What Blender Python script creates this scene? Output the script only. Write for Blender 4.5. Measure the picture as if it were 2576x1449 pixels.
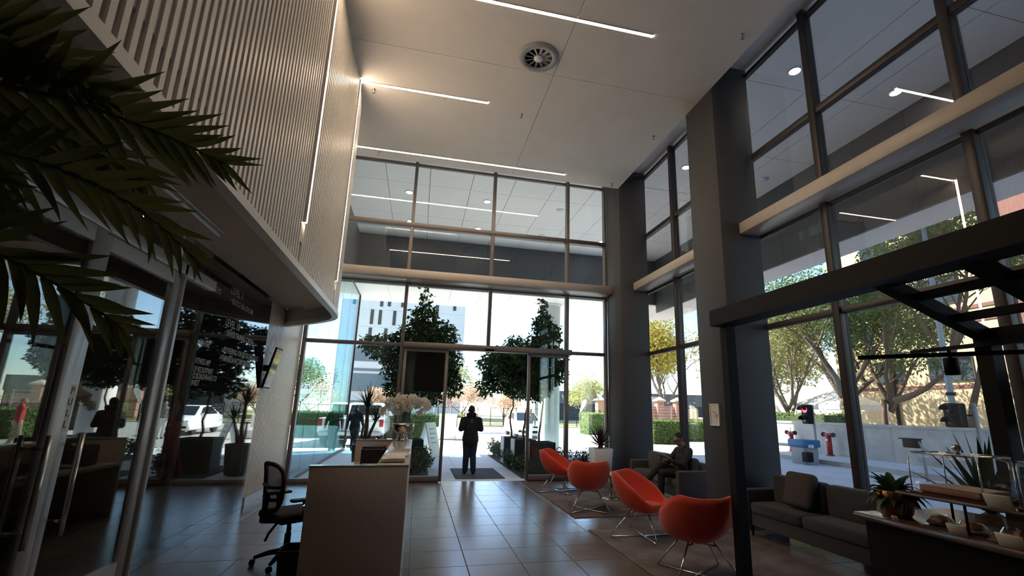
import bpy, bmesh, math, random
from mathutils import Vector, Matrix, Quaternion

for o in list(bpy.data.objects):
    bpy.data.objects.remove(o, do_unlink=True)
SC = bpy.context.scene
COL = SC.collection
PI = math.pi

# ------------------------------------------------------------------ camera
cam_d = bpy.data.cameras.new('camera')
cam = bpy.data.objects.new('camera', cam_d)
COL.objects.link(cam)
cam_d.sensor_fit = 'HORIZONTAL'
cam_d.sensor_width = 36.0
cam_d.lens = 1202.4 * 36.0 / 2576.0
cam_d.shift_x = -60.1 / 2576.0
cam_d.shift_y = 23.0 / 2576.0
cam_d.clip_start = 0.05
cam_d.clip_end = 600
yaw, pit, rol = math.radians(13.40), math.radians(13.18), math.radians(1.27)
fwd = Vector((math.sin(yaw) * math.cos(pit), math.cos(yaw) * math.cos(pit), math.sin(pit)))
rgt = Vector((math.cos(yaw), -math.sin(yaw), 0))
upv = rgt.cross(fwd)
r2 = rgt * math.cos(rol) + upv * math.sin(rol)
u2 = -rgt * math.sin(rol) + upv * math.cos(rol)
M = Matrix((( r2.x, u2.x, -fwd.x, 0.0), (r2.y, u2.y, -fwd.y, 0.0), (r2.z, u2.z, -fwd.z, 1.654), (0, 0, 0, 1)))
cam.matrix_world = M
SC.camera = cam

# ------------------------------------------------------------------ sky, sun, exposure
TO_SUN = Vector((-0.80, 0.51, 1.0)).normalized()
world = bpy.data.worlds.new('sky')
SC.world = world
world.use_nodes = True
wn = world.node_tree.nodes
wl = world.node_tree.links
wn.clear()
w_out = wn.new('ShaderNodeOutputWorld')
w_bg = wn.new('ShaderNodeBackground')
w_sky = wn.new('ShaderNodeTexSky')
w_sky.sky_type = 'NISHITA'
w_sky.sun_disc = False
w_sky.sun_elevation = math.asin(TO_SUN.z)
w_sky.sun_rotation = math.atan2(TO_SUN.x, TO_SUN.y)
w_sky.altitude = 1500
w_sky.air_density = 1.0
w_sky.dust_density = 0.7
w_sky.ozone_density = 1.5
w_bg.inputs['Strength'].default_value = 0.55
wl.new(w_sky.outputs[0], w_bg.inputs[0])
wl.new(w_bg.outputs[0], w_out.inputs[0])
sun_d = bpy.data.lights.new('sun', 'SUN')
sun_d.energy = 18.0
sun_d.color = (1.0, 0.93, 0.82)
sun_d.angle = math.radians(0.6)
sun = bpy.data.objects.new('sun', sun_d)
COL.objects.link(sun)
sun.rotation_euler = TO_SUN.to_track_quat('Z', 'Y').to_euler()
sun.location = (-20, 30, 60)
SC.view_settings.view_transform = 'Standard'
SC.view_settings.look = 'None'
SC.view_settings.gamma = 1.0
SC.view_settings.use_curve_mapping = False
SC.view_settings.exposure = 0.45
try:
    SC.cycles.transparent_max_bounces = 24
    SC.cycles.max_bounces = 10
    SC.cycles.diffuse_bounces = 5
    SC.cycles.glossy_bounces = 5
    SC.cycles.sample_clamp_indirect = 6.0
except Exception:
    pass

# ------------------------------------------------------------------ materials
MATS = {}

def _base(name):
    m = bpy.data.materials.new(name)
    m.use_nodes = True
    nt = m.node_tree
    return m, nt, nt.nodes['Principled BSDF']

def mat(name, col, rough=0.6, metal=0.0, var=0.12, scale=8.0, bump=0.0, spec=0.5, sheen=0.0, trans=0.0, coat=0.0):
    """procedural principled material: base colour broken up by noise, optional bump"""
    if name in MATS:
        return MATS[name]
    m, nt, b = _base(name)
    n = nt.nodes
    tc = n.new('ShaderNodeTexCoord')
    nz = n.new('ShaderNodeTexNoise')
    nz.inputs['Scale'].default_value = scale
    nz.inputs['Detail'].default_value = 5
    nt.links.new(tc.outputs['Object'], nz.inputs['Vector'])
    rp = n.new('ShaderNodeMapRange')
    rp.inputs['From Min'].default_value = 0.3
    rp.inputs['From Max'].default_value = 0.7
    rp.inputs['To Min'].default_value = 1.0 - var
    rp.inputs['To Max'].default_value = 1.0 + var
    nt.links.new(nz.outputs['Fac'], rp.inputs['Value'])
    mx = n.new('ShaderNodeVectorMath')
    mx.operation = 'SCALE'
    mx.inputs[0].default_value = col
    nt.links.new(rp.outputs[0], mx.inputs['Scale'])
    nt.links.new(mx.outputs[0], b.inputs['Base Color'])
    b.inputs['Roughness'].default_value = rough
    b.inputs['Metallic'].default_value = metal
    b.inputs['Specular IOR Level'].default_value = spec
    if sheen:
        b.inputs['Sheen Weight'].default_value = sheen
    if coat:
        b.inputs['Coat Weight'].default_value = coat
    if trans:
        b.inputs['Subsurface Weight'].default_value = 0.0
    if bump:
        bp = n.new('ShaderNodeBump')
        bp.inputs['Strength'].default_value = bump
        bp.inputs['Distance'].default_value = 0.01
        nt.links.new(nz.outputs['Fac'], bp.inputs['Height'])
        nt.links.new(bp.outputs[0], b.inputs['Normal'])
    MATS[name] = m
    return m

def emis(name, col, s):
    if name in MATS:
        return MATS[name]
    m = bpy.data.materials.new(name)
    m.use_nodes = True
    nt = m.node_tree
    nt.nodes.clear()
    o = nt.nodes.new('ShaderNodeOutputMaterial')
    e = nt.nodes.new('ShaderNodeEmission')
    e.inputs[0].default_value = (*col, 1)
    e.inputs[1].default_value = s
    nt.links.new(e.outputs[0], o.inputs[0])
    MATS[name] = m
    return m

def glass(name, tint=(0.93, 0.97, 0.96), f0=0.04, rough=0.0, gain=1.0):
    """architectural pane: straight-through transmission plus Schlick reflection on each face"""
    if name in MATS:
        return MATS[name]
    m = bpy.data.materials.new(name)
    m.use_nodes = True
    nt = m.node_tree
    n = nt.nodes
    n.clear()
    o = n.new('ShaderNodeOutputMaterial')
    geo = n.new('ShaderNodeNewGeometry')
    d = n.new('ShaderNodeVectorMath'); d.operation = 'DOT_PRODUCT'
    nt.links.new(geo.outputs['Normal'], d.inputs[0])
    nt.links.new(geo.outputs['Incoming'], d.inputs[1])
    a = n.new('ShaderNodeMath'); a.operation = 'ABSOLUTE'
    nt.links.new(d.outputs['Value'], a.inputs[0])
    s = n.new('ShaderNodeMath'); s.operation = 'SUBTRACT'; s.inputs[0].default_value = 1.0
    nt.links.new(a.outputs[0], s.inputs[1])
    p = n.new('ShaderNodeMath'); p.operation = 'POWER'; p.inputs[1].default_value = 5.0
    nt.links.new(s.outputs[0], p.inputs[0])
    k = n.new('ShaderNodeMath'); k.operation = 'MULTIPLY_ADD'
    k.inputs[1].default_value = (1 - f0) * gain; k.inputs[2].default_value = f0 * gain
    k.use_clamp = True
    nt.links.new(p.outputs[0], k.inputs[0])
    t = n.new('ShaderNodeBsdfTransparent'); t.inputs[0].default_value = (*tint, 1)
    g = n.new('ShaderNodeBsdfGlossy'); g.inputs['Roughness'].default_value = rough
    g.inputs[0].default_value = (1, 1, 1, 1)
    mx = n.new('ShaderNodeMixShader')
    nt.links.new(k.outputs[0], mx.inputs[0])
    nt.links.new(t.outputs[0], mx.inputs[1])
    nt.links.new(g.outputs[0], mx.inputs[2])
    nt.links.new(mx.outputs[0], o.inputs[0])
    MATS[name] = m
    return m

def tilemat(name, col, rough=0.22):
    """glazed porcelain with cloudy stone veining and uneven gloss, varied by tile"""
    m, nt, b = _base(name)
    n = nt.nodes
    geo = n.new('ShaderNodeNewGeometry')
    oi = n.new('ShaderNodeObjectInfo')
    nz = n.new('ShaderNodeTexNoise'); nz.inputs['Scale'].default_value = 3.0; nz.inputs['Detail'].default_value = 6
    nz.inputs['Distortion'].default_value = 0.3
    nt.links.new(geo.outputs['Position'], nz.inputs['Vector'])
    a = n.new('ShaderNodeMapRange'); a.inputs['To Min'].default_value = 0.8; a.inputs['To Max'].default_value = 1.2
    nt.links.new(nz.outputs['Fac'], a.inputs['Value'])
    r = n.new('ShaderNodeMapRange'); r.inputs['To Min'].default_value = 0.9; r.inputs['To Max'].default_value = 1.1
    nt.links.new(oi.outputs['Random'], r.inputs['Value'])
    mu = n.new('ShaderNodeMath'); mu.operation = 'MULTIPLY'
    nt.links.new(a.outputs[0], mu.inputs[0]); nt.links.new(r.outputs[0], mu.inputs[1])
    v = n.new('ShaderNodeVectorMath'); v.operation = 'SCALE'; v.inputs[0].default_value = col
    nt.links.new(mu.outputs[0], v.inputs['Scale'])
    nt.links.new(v.outputs[0], b.inputs['Base Color'])
    q = n.new('ShaderNodeMapRange'); q.inputs['To Min'].default_value = rough - 0.025; q.inputs['To Max'].default_value = rough + 0.03
    nt.links.new(nz.outputs['Fac'], q.inputs['Value'])
    nt.links.new(q.outputs[0], b.inputs['Roughness'])
    MATS[name] = m
    return m

def brickmat(name, c1, c2, mortar, scale=1.0, w=0.22, h=0.075):
    m, nt, b = _base(name)
    n = nt.nodes
    tc = n.new('ShaderNodeTexCoord')
    sp = n.new('ShaderNodeSeparateXYZ'); cb = n.new('ShaderNodeCombineXYZ')
    nt.links.new(tc.outputs['Object'], sp.inputs[0])
    ad = n.new('ShaderNodeMath'); ad.operation = 'ADD'
    nt.links.new(sp.outputs[0], ad.inputs[0]); nt.links.new(sp.outputs[1], ad.inputs[1])
    nt.links.new(ad.outputs[0], cb.inputs[0]); nt.links.new(sp.outputs[2], cb.inputs[1])
    br = n.new('ShaderNodeTexBrick')
    br.inputs['Scale'].default_value = scale
    br.inputs['Brick Width'].default_value = w
    br.inputs['Row Height'].default_value = h
    br.inputs['Mortar Size'].default_value = 0.008
    br.inputs['Color1'].default_value = (*c1, 1)
    br.inputs['Color2'].default_value = (*c2, 1)
    br.inputs['Mortar'].default_value = (*mortar, 1)
    nt.links.new(cb.outputs[0], br.inputs['Vector'])
    nt.links.new(br.outputs['Color'], b.inputs['Base Color'])
    b.inputs['Roughness'].default_value = 0.85
    bp = n.new('ShaderNodeBump'); bp.inputs['Strength'].default_value = 0.4; bp.inputs['Distance'].default_value = 0.01
    nt.links.new(br.outputs['Fac'], bp.inputs['Height']); bp.invert = True
    nt.links.new(bp.outputs[0], b.inputs['Normal'])
    MATS[name] = m
    return m

def leafmat(name, c1, c2, rough=0.5, transl=0.35):
    """leaf: two greens varied leaf by leaf, partly translucent"""
    m = bpy.data.materials.new(name)
    m.use_nodes = True
    nt = m.node_tree; n = nt.nodes
    b = n['Principled BSDF']
    geo = n.new('ShaderNodeNewGeometry')
    mx = n.new('ShaderNodeMix'); mx.data_type = 'RGBA'
    mx.inputs[6].default_value = (*c1, 1); mx.inputs[7].default_value = (*c2, 1)
    nt.links.new(geo.outputs['Random Per Island'], mx.inputs[0])
    nt.links.new(mx.outputs[2], b.inputs['Base Color'])
    b.inputs['Roughness'].default_value = rough
    tr = n.new('ShaderNodeBsdfTranslucent')
    nt.links.new(mx.outputs[2], tr.inputs[0])
    ms = n.new('ShaderNodeMixShader'); ms.inputs[0].default_value = transl
    nt.links.new(b.outputs[0], ms.inputs[1]); nt.links.new(tr.outputs[0], ms.inputs[2])
    nt.links.new(ms.outputs[0], n['Material Output'].inputs[0])
    MATS[name] = m
    return m

m_ceil = mat('ceiling_paint', (0.74, 0.70, 0.65), 0.75, var=0.03, scale=2)
m_rib = mat('rib_enamel', (0.84, 0.79, 0.72), 0.38, var=0.03, scale=3)
m_ribback = mat('rib_recess_paint', (0.66, 0.61, 0.55), 0.6, var=0.05)
m_soff = mat('bulkhead_soffit_paint', (0.70, 0.62, 0.54), 0.7, var=0.04, scale=2)
m_col = mat('column_dark_paint', (0.068, 0.068, 0.073), 0.7, var=0.1, scale=30, bump=0.08)
m_mull = mat('bronze_aluminium', (0.19, 0.165, 0.155), 0.45, 0.3, var=0.06, scale=20)
m_mulld = mat('dark_aluminium', (0.07, 0.062, 0.06), 0.45, 0.3, var=0.08, scale=20)
m_beam = mat('beam_cladding', (0.62, 0.55, 0.48), 0.4, var=0.04)
m_alu = mat('satin_aluminium', (0.60, 0.61, 0.63), 0.38, 0.3, var=0.05, scale=30)
m_steel = mat('brushed_steel', (0.55, 0.53, 0.5), 0.25, 1.0, var=0.08, scale=60)
m_chrome = mat('chrome', (0.8, 0.8, 0.8), 0.08, 1.0, var=0.02)
m_black = mat('black_powder_coat', (0.008, 0.008, 0.008), 0.6, var=0.1, spec=0.2)
m_blackg = mat('black_gloss', (0.006, 0.006, 0.007), 0.06, var=0.05)
m_plast = mat('black_plastic', (0.012, 0.012, 0.014), 0.5, var=0.1)
m_white = mat('white_paint', (0.78, 0.78, 0.77), 0.5, var=0.03)
m_paper = mat('paper', (0.72, 0.69, 0.62), 0.8, var=0.04)
m_desk = mat('desk_laminate', (0.66, 0.54, 0.45), 0.55, var=0.05, scale=40)
m_desktop = mat('desk_quartz_top', (0.55, 0.50, 0.42), 0.12, var=0.06, scale=60)
m_orange = mat('orange_wool', (0.66, 0.050, 0.014), 0.85, var=0.1, scale=120, bump=0.15, sheen=0.3)
m_sofa = mat('charcoal_fabric', (0.022, 0.021, 0.025), 0.9, var=0.15, scale=150, bump=0.15, sheen=0.2)
m_sofa2 = mat('slate_fabric', (0.055, 0.054, 0.058), 0.9, var=0.15, scale=150, bump=0.15, sheen=0.2)
m_soil = mat('soil', (0.05, 0.035, 0.025), 0.95, var=0.4, scale=40, bump=0.6)
m_bark = mat('bark', (0.16, 0.11, 0.075), 0.9, var=0.35, scale=25, bump=0.8)
m_bark2 = mat('grey_bark', (0.21, 0.17, 0.14), 0.9, var=0.35, scale=25, bump=0.8)
m_conc = mat('concrete', (0.45, 0.44, 0.42), 0.8, var=0.12, scale=3, bump=0.1)
m_pave = mat('pale_paving', (0.60, 0.635, 0.68), 0.75, var=0.07, scale=1.5)
m_asph = mat('asphalt', (0.33, 0.32, 0.31), 0.9, var=0.1, scale=12)
m_grass = mat('dry_grass', (0.26, 0.25, 0.09), 0.95, var=0.35, scale=6, bump=0.5)
m_skin = mat('skin_dark', (0.16, 0.085, 0.055), 0.5, var=0.06)
m_skinl = mat('skin_brown', (0.30, 0.17, 0.11), 0.5, var=0.06)
m_hair = mat('dark_hair', (0.012, 0.010, 0.009), 0.7, var=0.2)
m_copper = mat('copper_pot', (0.34, 0.14, 0.06), 0.32, 0.7, var=0.12, scale=10)
m_redw = mat('red_enamel', (0.36, 0.02, 0.025), 0.4, var=0.08)
m_blue = mat('blue_enamel', (0.03, 0.16, 0.36), 0.45, var=0.08)
m_grey = mat('grey_enamel', (0.33, 0.34, 0.35), 0.5, var=0.06)
m_wood = mat('cafe_wood', (0.09, 0.036, 0.02), 0.22, var=0.3, scale=4, coat=0.3)
m_carpet = mat('entrance_mat', (0.06, 0.058, 0.06), 0.95, var=0.25, scale=90, bump=0.5)
m_rubber = mat('tyre_rubber', (0.02, 0.02, 0.02), 0.8, var=0.1)
m_carw = mat('white_car_paint', (0.82, 0.83, 0.84), 0.2, var=0.02, coat=0.5)
m_carg = mat('car_window', (0.01, 0.014, 0.016), 0.05, var=0.02)
m_facade = mat('pale_tower_panels', (0.44, 0.46, 0.50), 0.6, var=0.04, scale=0.3)
m_fdark = mat('fascia_slate', (0.085, 0.09, 0.10), 0.42, var=0.06, scale=1)
m_extsoff = mat('canopy_panel', (0.86, 0.80, 0.75), 0.5, var=0.02, scale=0.8)
m_led = emis('led_warm_white', (1.0, 0.76, 0.54), 52.0)
m_dl = emis('downlight_lamp', (1.0, 0.84, 0.70), 45.0)
m_glass = glass('clear_glass')
m_glassR = glass('curtain_wall_glass', (0.76, 0.77, 0.76), f0=0.055)
m_glassT = glass('teal_tinted_glass', (0.35, 0.55, 0.58), f0=0.10)
m_glassP = glass('partition_glass', (0.80, 0.82, 0.80), f0=0.07)
m_cloche = glass('display_dome_glass', (0.97, 0.98, 0.98), f0=0.06)
m_tile = tilemat('floor_tile_porcelain', (0.145, 0.125, 0.115), 0.24)
m_grout = mat('grout', (0.045, 0.042, 0.04), 0.9)
lf_ficus = leafmat('ficus_leaf', (0.014, 0.05, 0.016), (0.05, 0.11, 0.025), 0.35, 0.35)
lf_shrub = leafmat('shrub_leaf', (0.02, 0.05, 0.02), (0.06, 0.11, 0.035), 0.4, 0.25)
lf_hedge = leafmat('hedge_leaf', (0.10, 0.17, 0.04), (0.30, 0.40, 0.12), 0.6, 0.35)
lf_yel = leafmat('autumn_yellow_leaf', (0.55, 0.42, 0.08), (0.42, 0.42, 0.10), 0.6, 0.4)
lf_org = leafmat('autumn_orange_leaf', (0.50, 0.30, 0.19), (0.52, 0.40, 0.29), 0.6, 0.4)
lf_green = leafmat('acacia_leaf', (0.05, 0.12, 0.04), (0.22, 0.30, 0.08), 0.6, 0.4)
lf_olive = leafmat('pale_olive_leaf', (0.30, 0.33, 0.12), (0.45, 0.42, 0.20), 0.6, 0.4)
lf_far = leafmat('far_green_leaf', (0.16, 0.22, 0.10), (0.30, 0.34, 0.16), 0.7, 0.3)
lf_palm = leafmat('palm_leaflet', (0.075, 0.088, 0.032), (0.12, 0.13, 0.045), 0.42, 0.3)
lf_drac = leafmat('strap_leaf', (0.015, 0.035, 0.015), (0.03, 0.06, 0.02), 0.4, 0.15)
lf_agave = leafmat('purple_agave_leaf', (0.05, 0.02, 0.03), (0.08, 0.04, 0.04), 0.45, 0.1)
lf_petal = leafmat('orchid_petal', (0.85, 0.82, 0.74), (0.78, 0.72, 0.60), 0.5, 0.35)
# ------------------------------------------------------------------ mesh helpers
class MB:
    """collects shapes; build() links them as ONE mesh object"""
    def __init__(s):
        s.v = []; s.f = []; s.sm = []
    def add(s, vs, fs, smooth=False):
        n = len(s.v)
        s.v += [tuple(p) for p in vs]
        s.f += [tuple(i + n for i in q) for q in fs]
        s.sm += [smooth] * len(fs)
        return s
    def box(s, x0, x1, y0, y1, z0, z1):
        vs = [(x, y, z) for z in (z0, z1) for y in (y0, y1) for x in (x0, x1)]
        return s.add(vs, [(0, 2, 3, 1), (4, 5, 7, 6), (0, 1, 5, 4), (2, 6, 7, 3), (0, 4, 6, 2), (1, 3, 7, 5)])
    def bar(s, p, q, w, h, up=(0, 0, 1)):
        """rectangular bar from p to q"""
        p = Vector(p); q = Vector(q); d = (q - p).normalized(); u = Vector(up)
        if abs(d.dot(u)) > 0.99: u = Vector((1, 0, 0))
        a = d.cross(u).normalized() * (w / 2); b = a.cross(d).normalized() * (h / 2)
        vs = [c + sa * a + sb * b for c in (p, q) for sb in (-1, 1) for sa in (-1, 1)]
        return s.add(vs, [(0, 2, 3, 1), (4, 5, 7, 6), (0, 1, 5, 4), (2, 6, 7, 3), (0, 4, 6, 2), (1, 3, 7, 5)])
    def tube(s, pts, r, n=8, caps=True):
        pts = [Vector(p) for p in pts]
        rs = r if isinstance(r, (list, tuple)) else [r] * len(pts)
        ref = None; rings = []
        for i, p in enumerate(pts):
            d = (pts[min(i + 1, len(pts) - 1)] - pts[max(i - 1, 0)])
            d = d.normalized() if d.length > 1e-9 else Vector((0, 0, 1))
            if ref is None:
                ref = Vector((0, 0, 1)) if abs(d.z) < 0.9 else Vector((1, 0, 0))
            a = d.cross(ref).normalized(); b = a.cross(d).normalized(); ref = b
            rings.append([p + (a * math.cos(2 * PI * k / n) + b * math.sin(2 * PI * k / n)) * rs[i] for k in range(n)])
        vs = [q for g in rings for q in g]; fs = []
        for i in range(len(pts) - 1):
            for k in range(n):
                k2 = (k + 1) % n
                fs.append((i * n + k, i * n + k2, (i + 1) * n + k2, (i + 1) * n + k))
        s.add(vs, fs, True)
        if caps:
            m = len(s.v) - len(vs)
            s.f.append(tuple(m + k for k in range(n - 1, -1, -1))); s.sm.append(False)
            m2 = len(s.v) - n
            s.f.append(tuple(m2 + k for k in range(n))); s.sm.append(False)
        return s
    def lathe(s, prof, c=(0, 0, 0), n=24, smooth=True, close=True):
        """profile of (radius, z)"""
        vs = []; fs = []
        for r, z in prof:
            for k in range(n):
                a = 2 * PI * k / n
                vs.append((c[0] + r * math.cos(a), c[1] + r * math.sin(a), c[2] + z))
        for i in range(len(prof) - 1):
            for k in range(n):
                k2 = (k + 1) % n
                fs.append((i * n + k, i * n + k2, (i + 1) * n + k2, (i + 1) * n + k))
        s.add(vs, fs, smooth)
        if close:
            m = len(s.v) - len(vs)
            if prof[0][0] > 1e-4: s.f.append(tuple(m + k for k in range(n - 1, -1, -1))); s.sm.append(False)
            m2 = len(s.v) - n
            if prof[-1][0] > 1e-4: s.f.append(tuple(m2 + k for k in range(n))); s.sm.append(False)
        return s
    def ball(s, c, r, n=12, m=8):
        rx, ry, rz = r if isinstance(r, (tuple, list)) else (r, r, r)
        vs = [(c[0], c[1], c[2] - rz)]; fs = []
        for i in range(1, m):
            t = PI * i / m - PI / 2
            for k in range(n):
                a = 2 * PI * k / n
                vs.append((c[0] + rx * math.cos(t) * math.cos(a), c[1] + ry * math.cos(t) * math.sin(a), c[2] + rz * math.sin(t)))
        vs.append((c[0], c[1], c[2] + rz))
        for k in range(n):
            k2 = (k + 1) % n
            fs.append((0, 1 + k2, 1 + k))
            for i in range(m - 2):
                fs.append((1 + i * n + k, 1 + i * n + k2, 1 + (i + 1) * n + k2, 1 + (i + 1) * n + k))
            fs.append((len(vs) - 1, 1 + (m - 2) * n + k, 1 + (m - 2) * n + k2))
        return s.add(vs, fs, True)
    def prism(s, poly, axis, a0, a1):
        """polygon in the plane across 'axis', extruded a0..a1; poly given as (u,v): x->(y,z) y->(x,z) z->(x,y)"""
        def P(u, v, a):
            return (a, u, v) if axis == 'x' else (u, a, v) if axis == 'y' else (u, v, a)
        n = len(poly)
        vs = [P(u, v, a0) for u, v in poly] + [P(u, v, a1) for u, v in poly]
        fs = [tuple(range(n - 1, -1, -1)), tuple(range(n, 2 * n))] + [(i, (i + 1) % n, n + (i + 1) % n, n + i) for i in range(n)]
        return s.add(vs, fs)
    def quad(s, a, b, c, d, smooth=False):
        return s.add([a, b, c, d], [(0, 1, 2, 3)], smooth)
    def mesh(s, name):
        me = bpy.data.meshes.new(name)
        me.from_pydata(s.v, [], s.f)
        me.polygons.foreach_set('use_smooth', s.sm)
        me.update()
        return me
    def build(s, name, m, parent=None, world=True, bevel=0.0, seg=2, recalc=True, kind=None, label=None):
        me = s.mesh(name)
        if recalc or bevel:
            bm = bmesh.new(); bm.from_mesh(me)
            if recalc: bmesh.ops.recalc_face_normals(bm, faces=bm.faces)
            if bevel:
                es = [e for e in bm.edges if len(e.link_faces) == 2 and e.calc_face_angle(0) > 0.6]
                bmesh.ops.bevel(bm, geom=es, offset=bevel, segments=seg, profile=0.5, affect='EDGES', clamp_overlap=True)
                for f in bm.faces: f.smooth = True
            bm.to_mesh(me); bm.free()
            if bevel:
                try: me.set_sharp_from_angle(angle=math.radians(50))
                except Exception: pass
        return link(name, me, m, parent, world, kind, label)

def link(name, me, m=None, parent=None, world=True, kind=None, label=None):
    if m is not None and not me.materials:
        me.materials.append(m)
    o = bpy.data.objects.new(name, me)
    COL.objects.link(o)
    if parent is not None:
        o.parent = parent
        if world:      # vertices were given in world space: shift them into the parent's frame
            L = wloc(parent)
            if L.length > 0: me.transform(Matrix.Translation(-L))
    if kind: o['kind'] = kind
    if label: o['label'] = label
    return o

def wloc(o):
    L = Vector((0, 0, 0))
    while o is not None:
        L = L + o.location; o = o.parent
    return L

def thing(name, label, cat, loc=(0, 0, 0), rz=0.0, group=None, kind=None):
    o = bpy.data.objects.new(name, None)
    o.empty_display_size = 0.1
    COL.objects.link(o)
    o.location = loc; o.rotation_euler = (0, 0, rz)
    return tag(o, label, cat, group, kind)

def tag(o, label, cat, group=None, kind=None):
    o['label'] = label; o['category'] = cat
    if group: o['group'] = group
    if kind: o['kind'] = kind
    return o

def copy_tree(o, parent=None):
    c = o.copy(); COL.objects.link(c); c.parent = parent
    for ch in list(o.children): copy_tree(ch, c)
    return c

def box(name, m, parent, x0, x1, y0, y1, z0, z1, bevel=0.0, **k):
    return MB().box(x0, x1, y0, y1, z0, z1).build(name, m, parent, bevel=bevel, **k)

def text(body, size, m, name='lettering', parent=None, mat4=None, extrude=0.001, align='LEFT', sx=1.0):
    cu = bpy.data.curves.new(name, 'FONT')
    cu.body = body; cu.size = size; cu.extrude = extrude; cu.align_x = align; cu.resolution_u = 3
    t = bpy.data.objects.new(name + '_tmp', cu); COL.objects.link(t)
    dg = bpy.context.evaluated_depsgraph_get()
    me = bpy.data.meshes.new_from_object(t.evaluated_get(dg))
    bpy.data.objects.remove(t, do_unlink=True)
    me.materials.clear(); me.materials.append(m)
    me.transform(mat4 @ Matrix.Diagonal((sx, 1, 1, 1)))
    return link(name, me, m, parent, True)

# ------------------------------------------------------------------ the room: floor, ceilings, walls
floor = thing('floor', 'dark grey porcelain tile floor of the lobby', 'floor', (0, 0, 0), kind='structure')
box('floor_base', m_grout, floor, -7.0, 5.62, -6.0, 11.70, -0.15, -0.006)
def tile_mesh(w, d):
    b = MB().box(-w / 2, w / 2, -d / 2, d / 2, -0.012, 0.0)
    me = b.mesh('floor_tile'); bm = bmesh.new(); bm.from_mesh(me)
    bmesh.ops.bevel(bm, geom=[e for e in bm.edges if all(abs(v.co.z) < 1e-6 for v in e.verts)], offset=0.003, segments=1, affect='EDGES')
    bm.to_mesh(me); bm.free(); me.materials.append(m_tile); return me
tm = tile_mesh(0.594, 0.594)
gx0, gy0 = 0.651 - 0.3 - 6 * 0.6, 5.656 - 0.3 - 8 * 0.6
ntile = 0
for i in range(15):
    for j in range(19):
        x = gx0 + i * 0.6; y = gy0 + j * 0.6
        if y < 3.2 and (x > 2.4 or x < -2.0): continue
        me = tm
        x1 = min(x + 0.3, 5.46)
        if x > 5.46 or x < -3.0: continue
        if x + 0.297 > 5.46:
            w = 5.46 - (x - 0.297); me = tile_mesh(w, 0.594); x = 5.46 - w / 2
        o = bpy.data.objects.new('floor_tile', me); COL.objects.link(o); o.parent = floor
        o.location = (x, y, 0); ntile += 1
box('threshold_strip', m_steel, floor, -2.6, 5.46, 11.655, 11.70, -0.01, 0.002)

ceil = thing('ceiling', 'off-white plaster ceiling of thin-jointed boards high over the lobby', 'ceiling', (0, 0, 7.34), kind='structure')
for (x0, x1) in ((-2.6, 1.892), (1.9, 4.72)):
    for (y0, y1) in ((-6.0, 2.696), (2.704, 6.996), (7.004, 10.78)):
        box('ceiling_board', m_ceil, ceil, x0, x1, y0, y1, 7.34, 7.42)
box('ceiling_void', m_ceil, ceil, -2.6, 4.70, -6.0, 10.76, 7.425, 7.86)
slot = thing('ceiling_slot', 'raised ceiling strip running above the window line', 'ceiling', (5, 0, 7.86), kind='structure')
box('strip_board', m_ceil, slot, 4.60, 5.62, -6.0, 11.9, 7.86, 8.02)
box('strip_board', m_ceil, slot, -2.6, 4.60, 10.70, 11.9, 7.86, 8.02)

# storeys above shade like the real tower; unseen dark walls added to cut light
tower = box('roof_tower_mass', m_facade, None, -30.0, 10.6, -25.0, 21.4, 8.60, 60.0)
tag(tower, 'office storeys above the lobby and canopy', 'building', kind='structure')
rear = thing('wall_rear_block', 'unseen dark wall added behind the viewer to cut bounce light', 'wall', (0, -2.6, 0), kind='structure')  # put close behind the camera, out of view, to cut bounce light
m_rear = mat('light_block_dark', (0.14, 0.10, 0.08), 0.7)
box('rear_block_panel', m_rear, rear, -7.0, 5.6, -2.8, -2.6, 0, 8.0)
wr = thing('wall_right_block', 'unseen dark wall added at the cafe end to block side daylight', 'wall', (5.45, -1, 0), kind='structure')  # added out of view to block daylight through the side glazing
box('right_block_panel', m_rear, wr, 5.40, 5.60, -2.6, 1.19, 0, 7.86)

# ---- ribbed upper bulkhead on the left with its rounded end
bulk = thing('wall_left_upper', 'white ribbed bulkhead wall with rounded end hanging over the left side', 'wall', (-1.43, 0, 3.12), kind='structure')
arc = [(-1.43, -6.0), (-1.43, 8.15), (-1.437, 8.45), (-1.47, 8.76), (-1.55, 9.0), (-1.66, 9.18), (-1.80, 9.37), (-1.98, 9.57), (-2.2, 9.79), (-2.42, 10.0), (-2.6, 10.2)]
poly = arc + [(-2.6, -6.0)]
MB().prism([(x - 0.0, y) for x, y in poly], 'z', 3.46, 7.34).build('core', m_ribback, bulk)
MB().prism([(min(x, -1.6) if y < -5 else x - 0.06, y) for x, y in arc] + [(-2.2, 10.0), (-2.2, -6.0)], 'z', 3.40, 3.46).build('soffit', m_soff, bulk)
def offset(pts, d):
    out = []
    for i, p in enumerate(pts):
        a = Vector(pts[max(i - 1, 0)]); b = Vector(pts[min(i + 1, len(pts) - 1)])
        t = (b - a).normalized(); nrm = Vector((t.y, -t.x))
        out.append((p[0] + nrm.x * d, p[1] + nrm.y * d))
    return out
o1 = offset(arc, 0.028); i1 = offset(arc, -0.07)
b = MB()
n = len(arc)
vs = [(x, y, 3.12) for x, y in o1] + [(x, y, 3.12) for x, y in i1] + [(x, y, 3.20) for x, y in o1] + [(x, y, 3.20) for x, y in i1]
fs = []
for i in range(n - 1):
    fs += [(i, i + 1, n + i + 1, n + i), (2 * n + i, 3 * n + i, 3 * n + i + 1, 2 * n + i + 1), (i, 2 * n + i, 2 * n + i + 1, i + 1), (n + i, n + i + 1, 3 * n + i + 1, 3 * n + i)]
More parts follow.
